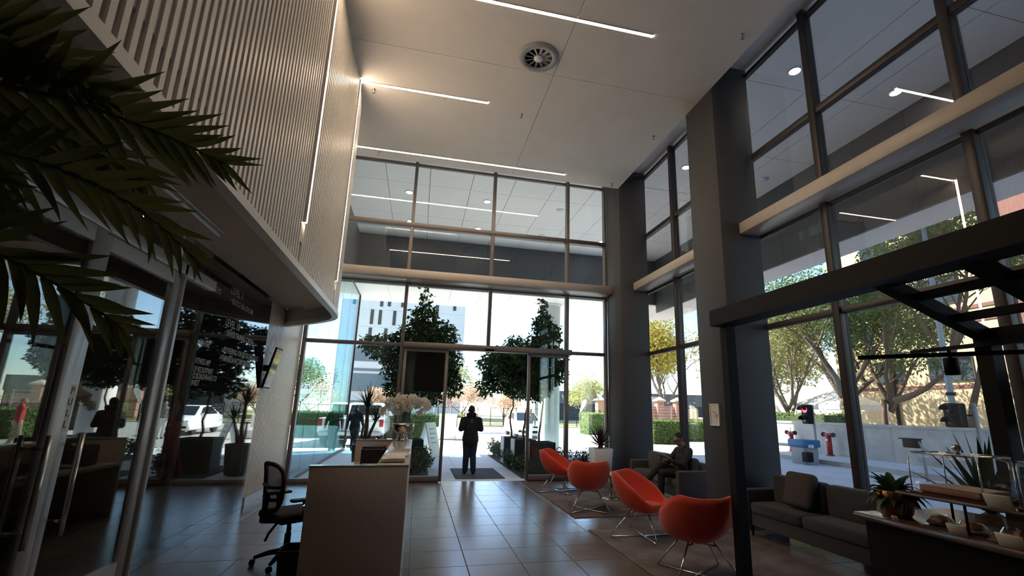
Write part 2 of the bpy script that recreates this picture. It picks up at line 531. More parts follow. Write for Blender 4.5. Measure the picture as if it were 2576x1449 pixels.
fs += [(0, n, 3 * n, 2 * n), (n - 1, 3 * n - 1, 4 * n - 1, 2 * n - 1)]
b.add(vs, fs).build('edge_band', m_rib, bulk)
b = MB()
o2 = offset(arc, -0.015); i2 = offset(arc, -0.05)
vs = [(x, y, 3.20) for x, y in o2] + [(x, y, 3.20) for x, y in i2] + [(x, y, 3.46) for x, y in o2] + [(x, y, 3.46) for x, y in i2]
b.add(vs, fs).build('skirt', m_ribback, bulk)
# ribs: one proud batten each, following the plan curve
rib_me = MB().box(0.0, 0.012, -0.022, 0.022, 0.0, 4.14).mesh('rib'); rib_me.materials.append(m_rib)
def walk(pts, step, start):
    """points every 'step' along a polyline, with tangents"""
    out = []; d = start
    for (ax, ay), (bx, by) in zip(pts, pts[1:]):
        L = math.hypot(bx - ax, by - ay)
        while d <= L:
            t = d / L; out.append((ax + (bx - ax) * t, ay + (by - ay) * t, math.atan2(by - ay, bx - ax))); d += step
        d -= L
    return out
for x, y, a in walk(arc, 0.088, 6.0 + 1.0):
    if abs(y - 5.69) < 0.05 and x > -1.44: continue
    if abs(y - 8.02) < 0.05 and x > -1.44: continue
    o = bpy.data.objects.new('rib', rib_me); COL.objects.link(o); o.parent = bulk
    o.location = Vector((x, y, 3.20)) - wloc(bulk); o.rotation_euler = (0, 0, a - PI / 2)

# ---- lower left wall: ribbed cladding between the directory panel and the front glazing
wl2 = thing('wall_left', 'pale ribbed cladding wall beside the front glazing', 'wall', (-2.65, 9.0, 0), kind='structure')
box('backing', m_ribback, wl2, -2.85, -2.66, 9.11, 11.78, 0.0, 3.46)
box('upper_wall', m_rib, wl2, -2.85, -2.62, 9.11, 11.78, 3.46, 8.0)
rib2 = MB().box(0.0, 0.03, -0.02, 0.02, 0.0, 3.26).mesh('rib'); rib2.materials.append(m_rib)
k = 0
y = 9.12
while y < 11.74:
    o = bpy.data.objects.new('rib', rib2); COL.objects.link(o); o.parent = wl2
    o.location = Vector((-2.66, y, 0.16)) - wloc(wl2); y += 0.075; k += 1
sk = box('baseboard_left', m_alu, None, -2.66, -2.63, 9.3, 11.7, 0.0, 0.13)
tag(sk, 'brushed metal skirting under the ribbed wall', 'baseboard', kind='structure')

# ---- columns
for nm, y0, y1, lb in (('column', 6.58, 7.44, 'tall charcoal square column nearest the viewer, with a small framed notice'), ('column', 10.73, 11.62, 'tall charcoal square column in the far corner beside the white planter')):
    c = thing(nm, lb, 'column', (5.1, (y0 + y1) / 2, 0), kind='structure', group='charcoal columns along the window line')
    box('shaft', m_col, c, 4.72, 5.47, y0, y1, 0.0, 7.86, bevel=0.006, seg=1)
    box('plinth', m_col, c, 4.712, 5.472, y0 - 0.008, y1 + 0.008, 0.0, 0.09)
fr = thing('framed_notice', 'small white framed notice hung on the near charcoal column', 'picture', (4.71, 7.06, 1.63))
b = MB()
for q in ((6.935, 7.19, 1.455, 1.475), (6.935, 7.19, 1.78, 1.80), (6.935, 6.955, 1.475, 1.78), (7.17, 7.19, 1.475, 1.78)):
    b.box(4.695, 4.72, q[0], q[1], q[2], q[3])
b.build('frame', m_white, fr)
box('sheet', m_paper, fr, 4.706, 4.719, 6.955, 7.17, 1.475, 1.78)
ink = mat('printed_ink', (0.10, 0.10, 0.11), 0.7)
rg = random.Random(4)
b = MB()
for k in range(5):
    yy = 7.0 + rg.random() * 0.1; zz = 1.56 + rg.random() * 0.12
    b.bar((4.7055, yy, zz), (4.7055, yy + rg.uniform(-.05, .05), zz + rg.uniform(.02, .07)), 0.012, 0.001, (1, 0, 0))
b.build('sketch_marks', ink, fr)

# ------------------------------------------------------------------ front curtain wall, sliding entrance
YF = 11.77
w1 = thing('window_1', 'double-height front curtain wall of clear glass in bronze frames', 'window', (1.0, YF, 0), kind='structure')
def vert(x, z0, z1, w=0.075, d=0.16): return box('mullion', m_mull, w1, x - w / 2, x + w / 2, YF - d + 0.03, YF + 0.04, z0, z1, bevel=0.004, seg=1)
for x in (-0.44, 3.63): vert(x, 0.0, 7.86)
vert(1.606, 3.13, 7.86)
vert(-2.58, 0.0, 7.86, 0.07)
vert(4.70, 0.0, 7.86, 0.06)
def hor(x0, x1, z0, z1, d=0.10): return box('transom', m_mull, w1, x0, x1, YF - d, YF + 0.035, z0, z1, bevel=0.003, seg=1)
hor(-2.6, 4.72, 6.02, 6.13, 0.14)
hor(-2.6, 4.72, 7.73, 7.79, 0.05)
hor(-2.6, -0.44, 3.03, 3.11); hor(3.63, 4.72, 3.03, 3.11)
hor(-2.6, 4.72, 4.56, 4.64, 0.03)
for a, c in ((-2.6, -0.44), (-0.44, 0.60), (2.66, 3.63), (3.63, 4.72)): hor(a, c, 0.0, 0.10, 0.12)
xs = [-2.55, -0.47, 1.575, 3.60, 4.68]
for i in range(4):
    a, c = xs[i] + (0.06 if i else 0), xs[i + 1]
    box('pane', m_glass, w1, a, c, YF - 0.008, YF + 0.008, 6.13, 7.73)
    box('pane', m_glass, w1, a, c, YF - 0.008, YF + 0.008, 4.64, 6.02)
    if i in (1, 2): box('pane', m_glass, w1, a, c, YF - 0.008, YF + 0.008, 3.13, 4.56)
    else:
        box('pane', m_glass, w1, a, c, YF - 0.008, YF + 0.008, 3.11, 4.56)
        box('pane', m_glass, w1, a, c, YF - 0.008, YF + 0.008, 0.10, 3.03)
box('pane', m_glass, w1, -0.40, 0.60, YF - 0.008, YF + 0.008, 0.10, 3.0)
box('pane', m_glass, w1, 2.66, 3.60, YF - 0.008, YF + 0.008, 0.10, 3.0)
t1 = box('trim_1', m_beam, None, -2.6, 4.72, 11.20, 11.74, 4.60, 4.79, bevel=0.004, seg=1)
tag(t1, 'pale clad beam ledge crossing the front curtain wall', 'beam', kind='structure')

d1 = thing('door_1', 'open automatic glass sliding door of the main entrance', 'door', (1.6, 11.6, 0), kind='structure')
box('header', m_mull, d1, -0.40, 3.72, 11.52, 11.76, 2.995, 3.13, bevel=0.006, seg=1)
sn = box('motion_sensor', m_black, d1, 1.50, 1.73, 11.44, 11.53, 2.985, 3.045, bevel=0.015)
box('sensor_window', m_blackg, sn, 1.53, 1.70, 11.43, 11.45, 2.99, 3.02)
for x0, x1, sx in ((-0.38, 0.66, 1), (2.60, 3.64, -1)):
    lf = bpy.data.objects.new('door_leaf', None); COL.objects.link(lf); lf.parent = d1
    lf.location = Vector(((x0 + x1) / 2, 11.64, 0)) - d1.location
    for a in (x0, x1 - 0.07): box('stile', m_mull, lf, a, a + 0.07, 11.60, 11.67, 0.02, 2.995, bevel=0.004, seg=1)
    box('bottom_rail', m_mull, lf, x0 + 0.07, x1 - 0.07, 11.60, 11.67, 0.02, 0.13, bevel=0.004, seg=1)
    box('top_rail', m_mull, lf, x0 + 0.07, x1 - 0.07, 11.60, 11.67, 2.92, 2.995)
    box('leaf_glass', m_glass, lf, x0 + 0.07, x1 - 0.07, 11.628, 11.640, 0.13, 2.92)
    box('glazing_bead', m_alu, lf, x0 + 0.08, x1 - 0.08, 11.592, 11.60, 0.135, 0.15)

# ------------------------------------------------------------------ right-hand curtain wall
XR = 5.5
w2 = thing('window_2', 'double-height side curtain wall of clear glass along the seating', 'window', (XR, 5.0, 0), kind='structure')
for y in (1.24, 3.32, 5.20, 7.27, 9.33, 11.70):
    box('mullion', m_mulld, w2, XR - 0.10, XR + 0.05, y - 0.055, y + 0.055, 0.0, 7.86, bevel=0.005, seg=1)
for z0, z1, d in ((0.0, 0.10, 0.08), (2.99, 3.08, 0.06), (6.03, 6.13, 0.07), (7.72, 7.79, 0.05), (4.55, 4.64, 0.03)):
    box('transom', m_mulld, w2, XR - d, XR + 0.035, 1.2, 11.7, z0, z1, bevel=0.003, seg=1)
ys = [1.24, 3.32, 5.20, 7.27, 9.33, 11.70]
for y0, y1 in zip(ys, ys[1:]):
    for z0, z1 in ((0.10, 2.99), (3.08, 4.55), (4.64, 6.03), (6.13, 7.72)):
        box('pane', m_glassR, w2, XR - 0.008, XR + 0.008, y0 + 0.055, y1 - 0.055, z0, z1)
for nm, y0, y1, lb in (('trim_2', 7.44, 10.74, 'pale clad beam ledge between the two charcoal columns'), ('trim_3', 1.2, 6.58, 'long pale clad beam ledge on the side curtain wall above the cafe')):
    t = box(nm, m_beam, None, 5.07, 5.47, y0, y1, 4.60, 4.79, bevel=0.004, seg=1)
    tag(t, lb, 'beam', kind='structure')

# ------------------------------------------------------------------ lights in the lobby
def strip(name, label, x0, x1, y0, y1, z0, z1, hx=0, g='warm linear lights'):
    t = thing(name, label, 'light', ((x0 + x1) / 2, (y0 + y1) / 2, z0), group=g)
    box('diffuser', m_led, t, x0, x1, y0, y1, z0, z1)
    return t
def cstrip(label, x0, x1, y, w=0.05):
    t = strip('linear_light', label, x0, x1, y - w / 2, y + w / 2, 7.332, 7.345)
    for s in (-1, 1): box('trim_edge', m_white, t, x0, x1, y + s * (w / 2 + 0.004) - 0.004, y + s * (w / 2 + 0.004) + 0.004, 7.328, 7.345)
cstrip('longest linear ceiling light, nearest the viewer beside the air vent', -1.40, 3.137, 5.73)
cstrip('short middle linear ceiling light starting at the ribbed wall', -1.40, 0.89, 8.07)
cstrip('far linear ceiling light running beside the front curtain wall', -2.4, 3.147, 10.41)
def vstrip(label, y, z0):
    t = strip('linear_light', label, -1.43, -1.398, y - 0.02, y + 0.02, z0, 7.33)
    for s in (-1, 1): box('trim_edge', m_white, t, -1.43, -1.394, y + s * 0.024 - 0.004, y + s * 0.024 + 0.004, z0 - 0.005, 7.33)
vstrip('vertical light line on the ribbed bulkhead, the one nearer the viewer', 5.69, 3.70)
vstrip('vertical light line on the ribbed bulkhead at its rounded end', 8.02, 3.60)

vt = thing('air_diffuser', 'round swirl air vent with radial blades in the ceiling', 'vent', (1.534, 6.63, 7.33))
MB().lathe([(0.335, 0.0), (0.335, -0.012), (0.31, -0.05), (0.225, -0.04), (0.222, 0.0)], (1.534, 6.63, 7.339), 40, close=False).build('flange', m_grey, vt, recalc=False)
MB().lathe([(0.0, 0.0), (0.22, 0.0), (0.225, -0.03)], (1.534, 6.63, 7.337), 40, close=False).build('throat', m_black, vt, recalc=False)
MB().lathe([(0.0, -0.05), (0.07, -0.048), (0.078, -0.036), (0.07, -0.006)], (1.534, 6.63, 7.335), 28).build('hub', m_white, vt)
bl = MB().bar((0.075, 0, -0.018), (0.215, 0, -0.018), 0.045, 0.004, (0, 0.5, 0.85)).mesh('blade'); bl.materials.append(m_grey)
for k in range(12):
    o = bpy.data.objects.new('blade', bl); COL.objects.link(o); o.parent = vt; o.rotation_euler = (0, 0, 2 * PI * k / 12)
spr_first = None
for x, y, lb in ((1.587, 8.27, 'sprinkler head in the middle of the ceiling beyond the vent'), (4.45, 8.28, 'sprinkler head near the ceiling edge between the columns'), (4.45, 10.56, 'sprinkler head in the far right ceiling corner'), (-1.2, 8.24, 'sprinkler head beside the ribbed wall under the short light'), (-1.27, 10.57, 'sprinkler head at the far left between light and glazing'), (4.45, 5.35, 'sprinkler head near the ceiling edge, closest to the viewer')):
    if spr_first is None:
        s0 = thing('sprinkler', lb, 'sprinkler', (x, y, 7.34), group='ceiling sprinklers')
        MB().lathe([(0.035, 0.0), (0.035, -0.006), (0.02, -0.01), (0.012, -0.03), (0.01, -0.05)], (x, y, 7.34), 12).build('body', m_steel, s0)
        MB().lathe([(0.0, -0.072), (0.028, -0.07), (0.028, -0.066), (0.0, -0.064)], (x, y, 7.34), 12, close=False).build('deflector', m_steel, s0, recalc=False)
        MB().tube([(x - .015, y, 7.30), (x - .02, y, 7.28), (x - .006, y, 7.27)], 0.003, 5).tube([(x + .015, y, 7.30), (x + .02, y, 7.28), (x + .006, y, 7.27)], 0.003, 5).build('yoke', m_steel, s0)
        spr_first = s0
    else:
        c = copy_tree(spr_first); c.location = (x, y, 7.34); c['label'] = lb

# ------------------------------------------------------------------ left glass partition with double doors
XP = -2.6
w3 = thing('window_3', 'tall glass partition in satin aluminium on the left', 'window', (XP, 4, 0), kind='structure')
box('mullion', m_alu, w3, XP - 0.04, XP + 0.05, 5.77, 5.83, 0.0, 3.74, bevel=0.004, seg=1)
box('mullion', m_alu, w3, XP - 0.04, XP + 0.05, 3.12, 3.20, 0.0, 3.74, bevel=0.004, seg=1)
box('head_rail', m_alu, w3, XP - 0.05, XP + 0.05, -2.6, 6.6, 3.00, 3.12, bevel=0.004, seg=1)
box('top_channel', m_mulld, w3, XP - 0.04, XP + 0.03, -2.6, 6.6, 3.70, 3.76)
for y0, y1 in ((-2.6, 3.12), (3.20, 5.77), (5.83, 6.49)):
    box('transom_pane', m_glassP, w3, XP - 0.006, XP + 0.006, y0, y1, 3.12, 3.70)
box('side_pane', m_glassP, w3, XP - 0.006, XP + 0.006, 5.83, 6.49, 0.0, 3.0)
box('side_pane', m_glassP, w3, XP - 0.006, XP + 0.006, -2.6, 3.12, 0.0, 3.0)
box('soffit_recess', m_soff, w3, -3.2, -2.2, -6.0, 6.75, 3.78, 3.84)
box('recess_side', m_soff, w3, -2.22, -2.18, -6.0, 6.75, 3.42, 3.84)
MB().tube([(-2.17, -6.0, 3.385), (-2.17, 5.45, 3.385)], 0.025, 8).build('curtain_track', m_alu, w3)
MB().tube([(-2.11, -6.0, 3.39), (-2.11, 5.40, 3.39)], 0.012, 6).build('curtain_track', m_alu, w3)

d2 = thing('door_2', 'pair of tall satin aluminium framed glass doors in the left partition', 'door', (XP, 4.4, 0), kind='structure')
def leaf(y0, y1, hinge_y, ang, hy):
    lf = bpy.data.objects.new('door_leaf', None); COL.objects.link(lf); lf.parent = d2
    lf.location = Vector((XP, hinge_y, 0)) - d2.location
    w = 0.13
    box('stile', m_alu, lf, XP - 0.025, XP + 0.03, y0, y0 + w, 0.02, 2.985, bevel=0.004, seg=1)
    box('stile', m_alu, lf, XP - 0.025, XP + 0.03, y1 - w, y1, 0.02, 2.985, bevel=0.004, seg=1)
    box('top_rail', m_alu, lf, XP - 0.025, XP + 0.03, y0 + w, y1 - w, 2.86, 2.985)
    box('bottom_rail', m_alu, lf, XP - 0.025, XP + 0.03, y0 + w, y1 - w, 0.02, 0.20)
    box('leaf_glass', m_glassP, lf, XP - 0.005, XP + 0.005, y0 + w, y1 - w, 0.20, 2.86)
    b = MB()
    for s in (0.085, -0.075):
        b.tube([(XP + s, hy, 0.66), (XP + s, hy, 1.40)], 0.019, 12)
        for z in (0.76, 1.31): b.tube([(XP, hy, z), (XP + s, hy, z)], 0.014, 8)
    b.build('pull_handle', m_steel, lf)
    lf.rotation_euler = (0, 0, ang)
    return lf
leaf(3.24, 4.385, 3.24, math.radians(-1.75), 4.20)
lf2 = leaf(4.395, 5.74, 5.74, 0.0, 4.60)
# push/pull plate
TX = Matrix(((0, 0, 1, 0), (1, 0, 0, 0), (0, 1, 0, 0), (0, 0, 0, 1)))   # text x -> +y, text y -> +z, normal -> +x
box('pull_sticker', m_white, lf2, XP + 0.031, XP + 0.033, 4.415, 4.50, 1.41, 1.76)
m_txtd = mat('black_lettering', (0.01, 0.01, 0.01), 0.6)
for i, ch in enumerate('PULL'):
    text(ch, 0.075, m_txtd, 'pull_letter', lf2, Matrix.Translation((XP + 0.0335, 4.462, 1.69 - i * 0.083)) @ TX, align='CENTER')

# the dim room behind the partition
rm = thing('wall_back_office', 'dim room behind the left glass partition', 'wall', (-5.5, 3, 0), kind='structure')
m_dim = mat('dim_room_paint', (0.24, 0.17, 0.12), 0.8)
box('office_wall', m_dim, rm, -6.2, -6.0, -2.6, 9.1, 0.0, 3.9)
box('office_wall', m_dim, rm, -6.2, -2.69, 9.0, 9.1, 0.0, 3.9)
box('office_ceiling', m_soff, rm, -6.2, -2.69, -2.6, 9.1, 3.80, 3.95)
for x, y, lb in ((-3.33, 5.36, 'small round downlight behind the left partition, nearer the viewer'), (-3.33, 6.3, 'small round downlight behind the left partition, farther along')):
    t = thing('downlight', lb, 'light', (x, y, 3.80), group='downlights behind the partition')
    MB().lathe([(0.0, -0.012), (0.045, -0.012), (0.045, 0.0)], (x, y, 3.80), 20).build('lamp', m_dl, t)
    MB().lathe([(0.046, -0.014), (0.062, -0.012), (0.064, 0.0)], (x, y, 3.80), 20, close=False).build('bezel', m_white, t, recalc=False)

# tenant directory: dark glass panel floor to soffit with lettering
sg = thing('directory_panel', 'tall dark glass tenant directory with pale lettering beside the partition', 'sign', (-2.62, 7.8, 0))
m_dglass = mat('dark_back_painted_glass', (0.010, 0.009, 0.009), 0.03, var=0.03, spec=1.0)
box('upper_panel', m_dglass, sg, -2.66, -2.605, 6.50, 9.10, 1.785, 3.40)
box('lower_panel', m_glassP, sg, -2.62, -2.607, 6.50, 9.10, 0.0, 1.78)
m_let = mat('pale_lettering', (0.50, 0.46, 0.42), 0.5)
def let(y, z, s, body, sx=1.0):
    text(body, s, m_let, 'lettering', sg, Matrix.Translation((-2.603, y, z)) @ TX, sx=sx)
let(7.22, 3.12, 0.15, 'LEVEL 9', 0.95); let(7.25, 2.99, 0.115, '\u2022 VERTICE HEALTHCARE', 0.78)
let(7.22, 2.67, 0.15, 'LEVEL 10', 0.95); let(7.25, 2.545, 0.115, '\u2022 SERVICE TRAINING CENTRE', 0.78)
let(7.25, 2.315, 0.115, '\u2022 PIONEERING FOR BIOTECHNOLOGY', 0.78); let(7.25, 2.20, 0.115, '\u2022 RAMABOA INCORPORATED', 0.78)
let(6.56, 3.02, 0.12, 'AGERS'); let(6.53, 2.32, 0.12, 'ANGE'); let(6.52, 2.10, 0.10, 'FITNESS APP', 0.8)
let(6.52, 2.00, 0.10, 'LIF RECRUITMENT', 0.7); let(6.52, 1.92, 0.10, 'GOBONGWE AND CO', 0.7); let(6.52, 1.84, 0.10, 'INVEST', 0.7); let(7.25, 1.53, 0.15, 'LEVEL 11', 0.95)

tv = thing('wall_screen', 'black wall-mounted screen tilted on the ribbed wall next to the directory', 'screen', (-2.62, 9.3, 1.9))
q = [(-2.56, 1.90), (-2.42, 2.60), (-2.45, 2.61), (-2.60, 1.91)]
MB().prism([(x, z) for x, z in q], 'y', 9.12, 9.50).build('housing', m_black, tv)
MB().quad((-2.553, 9.13, 1.925), (-2.553, 9.49, 1.925), (-2.423, 9.49, 2.58), (-2.423, 9.13, 2.58)).build('display_glass', m_blackg, tv)
box('bracket', m_black, tv, -2.66, -2.52, 9.25, 9.37, 2.2, 2.3)
# ------------------------------------------------------------------ outside: ground
gr = box('ground', m_pave, None, -60, 120, 11.70, 21.0, -0.25, -0.02); tag(gr, 'pale paved apron in front of the entrance', 'pavement', kind='structure')
gr = box('ground_side', m_pave, None, 5.60, 14.0, -30, 11.70, -0.25, -0.021); tag(gr, 'pale paved driveway beside the side windows', 'pavement', kind='structure')
rd = box('road', m_asph, None, -60, 120, 21.0, 46.0, -0.25, -0.03); tag(rd, 'sunlit road crossing in front of the building', 'road', kind='structure')
gs = box('grass_verge', m_grass, None, -60, 140, 46.0, 140.0, -0.25, 0.02); tag(gs, 'dry grass verge on the far side of the road', 'grass', kind='structure')
bk = box('ground_far', m_conc, None, 14.0, 120, -30, 11.70, -0.25, -0.022); tag(bk, 'ground of the neighbouring plot beyond the low wall', 'pavement', kind='structure')
kb = thing('walkway', 'smooth entrance walkway between planting beds', 'pavement', (1.6, 15, 0), kind='structure')
for j in range(4):
    for i in range(3):
        box('paving_slab', m_pave, kb, 0.42 + i * 0.762, 0.42 + i * 0.762 + 0.754, 11.72 + j * 1.65, 11.72 + j * 1.65 + 1.642, -0.03, -0.002)
mt = thing('doormat', 'dark entrance doormat outside the sliding door', 'mat', (1.63, 13.1, 0))
box('pile', m_carpet, mt, 1.04, 2.20, 12.12, 14.10, -0.002, 0.010)
b = MB()
for q in ((1.02, 2.22, 12.10, 12.12), (1.02, 2.22, 14.10, 14.12), (1.02, 1.04, 12.12, 14.10), (2.20, 2.22, 12.12, 14.10)): b.box(q[0], q[1], q[2], q[3], -0.002, 0.006)
b.build('rubber_edge', m_rubber, mt)

# ---- canopy: panelled soffit, slate fascia, lower white soffit
cn = thing('ceiling_canopy', 'high outdoor canopy ceiling of pale panels with round downlights', 'ceiling', (2, 15, 8.03), kind='structure')
pm = {}
def cpanel(x, y, w, d, z=8.03):
    key = (round(w, 3), round(d, 3))
    if key not in pm:
        me = MB().box(-w / 2 + .007, w / 2 - .007, -d / 2 + .007, d / 2 - .007, 0, 0.05).mesh('canopy_panel'); me.materials.append(m_extsoff); pm[key] = me
    o = bpy.data.objects.new('canopy_panel', pm[key]); COL.objects.link(o); o.parent = cn
    o.location = Vector((x, y, z)) - cn.location
xl = [-2.6, -1.30, -0.10, 1.10, 2.30, 3.50, 4.70, 5.60, 7.20, 8.40, 9.60]
yl = [11.80, 13.42, 15.84, 18.22]
for a, c in zip(xl, xl[1:]):
    for d, e in zip(yl, yl[1:]): cpanel((a + c) / 2, (d + e) / 2, c - a, e - d)
for a, c in ((5.60, 7.20), (7.20, 8.40), (8.40, 9.60)):
    for k in range(6): cpanel((a + c) / 2, 11.78 - 1.2 - k * 2.4, c - a, 2.4)
box('canopy_backing', mat('joint_dark', (0.08, 0.07, 0.07), 0.9), cn, -2.6, 9.7, -3.0, 18.3, 8.085, 8.12)
fs_ = thing('wall_fascia', 'dark slate panelled fascia under the outdoor canopy', 'wall', (3, 18.2, 6.1), kind='structure')
for k in range(10):
    box('fascia_panel', m_fdark, fs_, -2.58 + k * 1.218, -2.58 + k * 1.218 + 1.212, 18.20, 18.26, 6.10, 8.03)
for k in range(17):
    box('fascia_panel', m_fdark, fs_, 9.60, 9.66, 18.20 - (k + 1) * 1.25, 18.20 - k * 1.25 - 0.006, 5.75, 8.03)
box('fascia_core', m_fdark, fs_, -2.6, 9.70, 18.27, 18.40, 6.10, 8.10)
box('fascia_core', m_fdark, fs_, 9.67, 9.75, -3.0, 18.2, 5.75, 8.10)
ls = thing('ceiling_soffit', 'lower white soffit projecting over the forecourt', 'ceiling', (3, 20, 6.1), kind='structure')
for k in range(12):
    x0 = -2.6 + k * 1.2; box('soffit_panel', m_extsoff, ls, x0 + .005, x0 + 1.195, 18.30, 21.35, 6.09, 6.14)
for k in range(14):
    y1 = 18.2 - k * 1.5; box('soffit_panel', m_extsoff, ls, 9.66, 10.60, y1 - 1.495, y1 - .005, 5.74, 5.79)
box('soffit_body', m_extsoff, ls, -2.6, 11.8, 18.40, 21.40, 6.15, 8.60)
box('soffit_body', m_extsoff, ls, 9.75, 10.60, -3.0, 18.4, 5.80, 8.60)
rc = thing('round_column', 'fat round pale column carrying the canopy beyond the potted trees', 'column', (5.35, 19.7, 0), kind='structure')
MB().lathe([(0.46, 0.0), (0.44, 0.05), (0.44, 6.08)], (5.35, 19.7, -0.02), 40).build('shaft', mat('column_pale_paint', (0.60, 0.66, 0.66), 0.6, var=0.03), rc)
MB().lathe([(0.48, 0.0), (0.50, 0.05), (0.50, 0.10)], (5.35, 19.7, 5.99), 40).build('collar', m_extsoff, rc)
k = 0
dl_pos = [(-0.70, 14.06, 1, 'canopy downlight, front row, first from the left'), (1.70, 14.06, 1, 'canopy downlight, front row, second from the left'), (4.10, 14.06, 0, 'unlit canopy downlight in the front row'), (-0.70, 16.5, 1, 'canopy downlight, back row, first from the left'), (1.70, 16.5, 1, 'canopy downlight, back row, second from the left'), (4.10, 16.5, 0, 'unlit canopy downlight in the back row'), (6.50, 16.5, 1, 'canopy downlight in the back row behind the corner column'),
          (6.52, 6.52, 1, 'canopy downlight outside the side glazing, close to the near column'), (8.91, 6.52, 1, 'canopy downlight outside the side glazing, high at the right'), (8.93, 10.39, 0, 'unlit canopy downlight outside the side glazing beyond the near column'), (6.52, 10.39, 1, 'canopy downlight outside between the two columns')]
for x, y, on, lb in dl_pos:
    t = thing('downlight', lb, 'light', (x, y, 8.03), group='round canopy downlights')
    MB().lathe([(0.0, -0.014), (0.095, -0.014), (0.10, 0.0)], (x, y, 8.03), 24).build('lamp', m_dl if on else m_white, t)
    MB().lathe([(0.10, -0.018), (0.125, -0.016), (0.13, 0.0)], (x, y, 8.03), 24, close=False).build('bezel', m_white, t, recalc=False)

# ---- glass wing running out from the front wall on the left
w4 = thing('window_4', 'teal tinted frameless glass wing wall outside on the left', 'window', (-2.6, 16, 0), kind='structure')
ya = [11.85, 12.9, 14.6, 16.35, 18.1, 19.3, 20.4]
for a, c in zip(ya, ya[1:]):
    box('pane', m_glassT, w4, -2.608, -2.592, a + .006, c - .006, 0.06, 6.08)
box('floor_channel', m_mulld, w4, -2.63, -2.57, 11.8, 20.42, -0.02, 0.06)
box('end_post', m_mulld, w4, -2.64, -2.56, 20.40, 20.47, 0.0, 6.1)
box('head_rail', m_mulld, w4, -2.63, -2.57, 11.8, 20.42, 6.05, 6.12)
box('upper_cladding', m_fdark, w4, -2.64, -2.58, 11.8, 20.4, 6.12, 8.6)
wb = thing('wall_wing', 'pale inner wall behind the tinted glass wing', 'wall', (-5, 16, 0), kind='structure')
box('inner_wall', mat('wing_inner', (0.30, 0.36, 0.37), 0.8), wb, -6.2, -6.0, 9.2, 20.4, 0, 6.1)
box('inner_wall', mat('wing_inner', (0.30, 0.36, 0.37), 0.8), wb, -6.2, -2.9, 11.75, 11.95, 0, 8.6)
box('inner_wall', m_facade, wb, -30.0, -6.2, 9.2, 21.4, 0, 8.6)
box('wing_lid', m_extsoff, wb, -6.2, -2.66, 11.9, 20.4, 6.12, 6.2)

# ------------------------------------------------------------------ foliage makers
def leaves(mb, rg, c, r, n, size, shape=0.45, shell=0.0, droop=0.3):
    """n folded diamond leaves scattered in the ellipsoid c, r"""
    for _ in range(n):
        while True:
            p = Vector((rg.uniform(-1, 1), rg.uniform(-1, 1), rg.uniform(-1, 1)))
            L = p.length
            if shell < L < 1: break
        p = Vector((c[0] + p.x * r[0], c[1] + p.y * r[1], c[2] + p.z * r[2]))
        d = Vector((rg.gauss(0, 1), rg.gauss(0, 1), rg.gauss(-droop, 0.7))).normalized()
        s = d.cross(Vector((rg.gauss(0, 1), rg.gauss(0, 1), rg.gauss(0, 1)))).normalized()
        L = size * rg.uniform(0.7, 1.3); w = L * shape * 0.5
        up = s.cross(d).normalized() * (w * 0.35)
        mb.add([p, p + d * L * .45 + s * w + up, p + d * L, p + d * L * .45 - s * w + up], [(0, 1, 2), (0, 2, 3)])

def branchy(mb, rg, base, dirv, length, r, depth, tips, spread=0.7, n=3, up=0.25):
    """recursive branches; tips collect the end points"""
    pts = [Vector(base)]; d = Vector(dirv).normalized(); rs = [r]
    for k in range(4):
        d = (d + Vector((rg.gauss(0, .12), rg.gauss(0, .12), rg.gauss(0.03, .1)))).normalized()
        pts.append(pts[-1] + d * length / 4); rs.append(r * (1 - 0.12 * (k + 1)))
    mb.tube(pts, rs, 6 if depth > 1 else 5)
    if depth == 0:
        tips.append(pts[-1]); return
    for k in range(n):
        nd = (d + Vector((rg.gauss(0, spread), rg.gauss(0, spread), abs(rg.gauss(up, .3))))).normalized()
        branchy(mb, rg, pts[rg.choice((2, 3, 4))], nd, length * rg.uniform(.55, .8), rs[-1] * .7, depth - 1, tips, spread, n, up)

def tree(name, label, base, h, r, lm, bm_, seed, n=2500, size=0.12, trunk_h=0.4, tr=0.09, depth=3, group=None, blob=0.35, spread=0.7, nb=3, shape=.45, droop=.3, lean=(0, 0)):
    rg = random.Random(seed)
    t = thing(name, label, 'tree', base, group=group)
    mb = MB(); tips = []
    branchy(mb, rg, base, (lean[0], lean[1], 1), h * trunk_h, tr, 0, [], spread)
    top = Vector(base) + Vector((lean[0], lean[1], 1)).normalized() * h * trunk_h * .95
    for k in range(nb):
        a = 2 * PI * k / nb + rg.random()
        branchy(mb, rg, top - Vector((0, 0, rg.random() * .1 * h)), (math.cos(a) * r / h * 2, math.sin(a) * r / h * 2, 1.0), h * .3, tr * .6, depth - 1, tips, spread, 3)
    mb.build('trunk', bm_, t, recalc=False)
    lb = MB(); zc = base[2] + h * (trunk_h + (1 - trunk_h) / 2 - .02)
    k = max(1, len(tips))
    for q in tips:
        d = q - Vector((base[0], base[1], zc))
        e = math.sqrt((d.x / r) ** 2 + (d.y / r) ** 2 + (d.z / (h * (1 - trunk_h) * .55)) ** 2)
        if e > 1: q = Vector((base[0], base[1], zc)) + d / e
        leaves(lb, rg, q, (blob * r, blob * r, blob * r * .8), n // k, size, shape, 0, droop)
    lb.build('foliage', lm, t, recalc=False, kind='stuff')
    return t

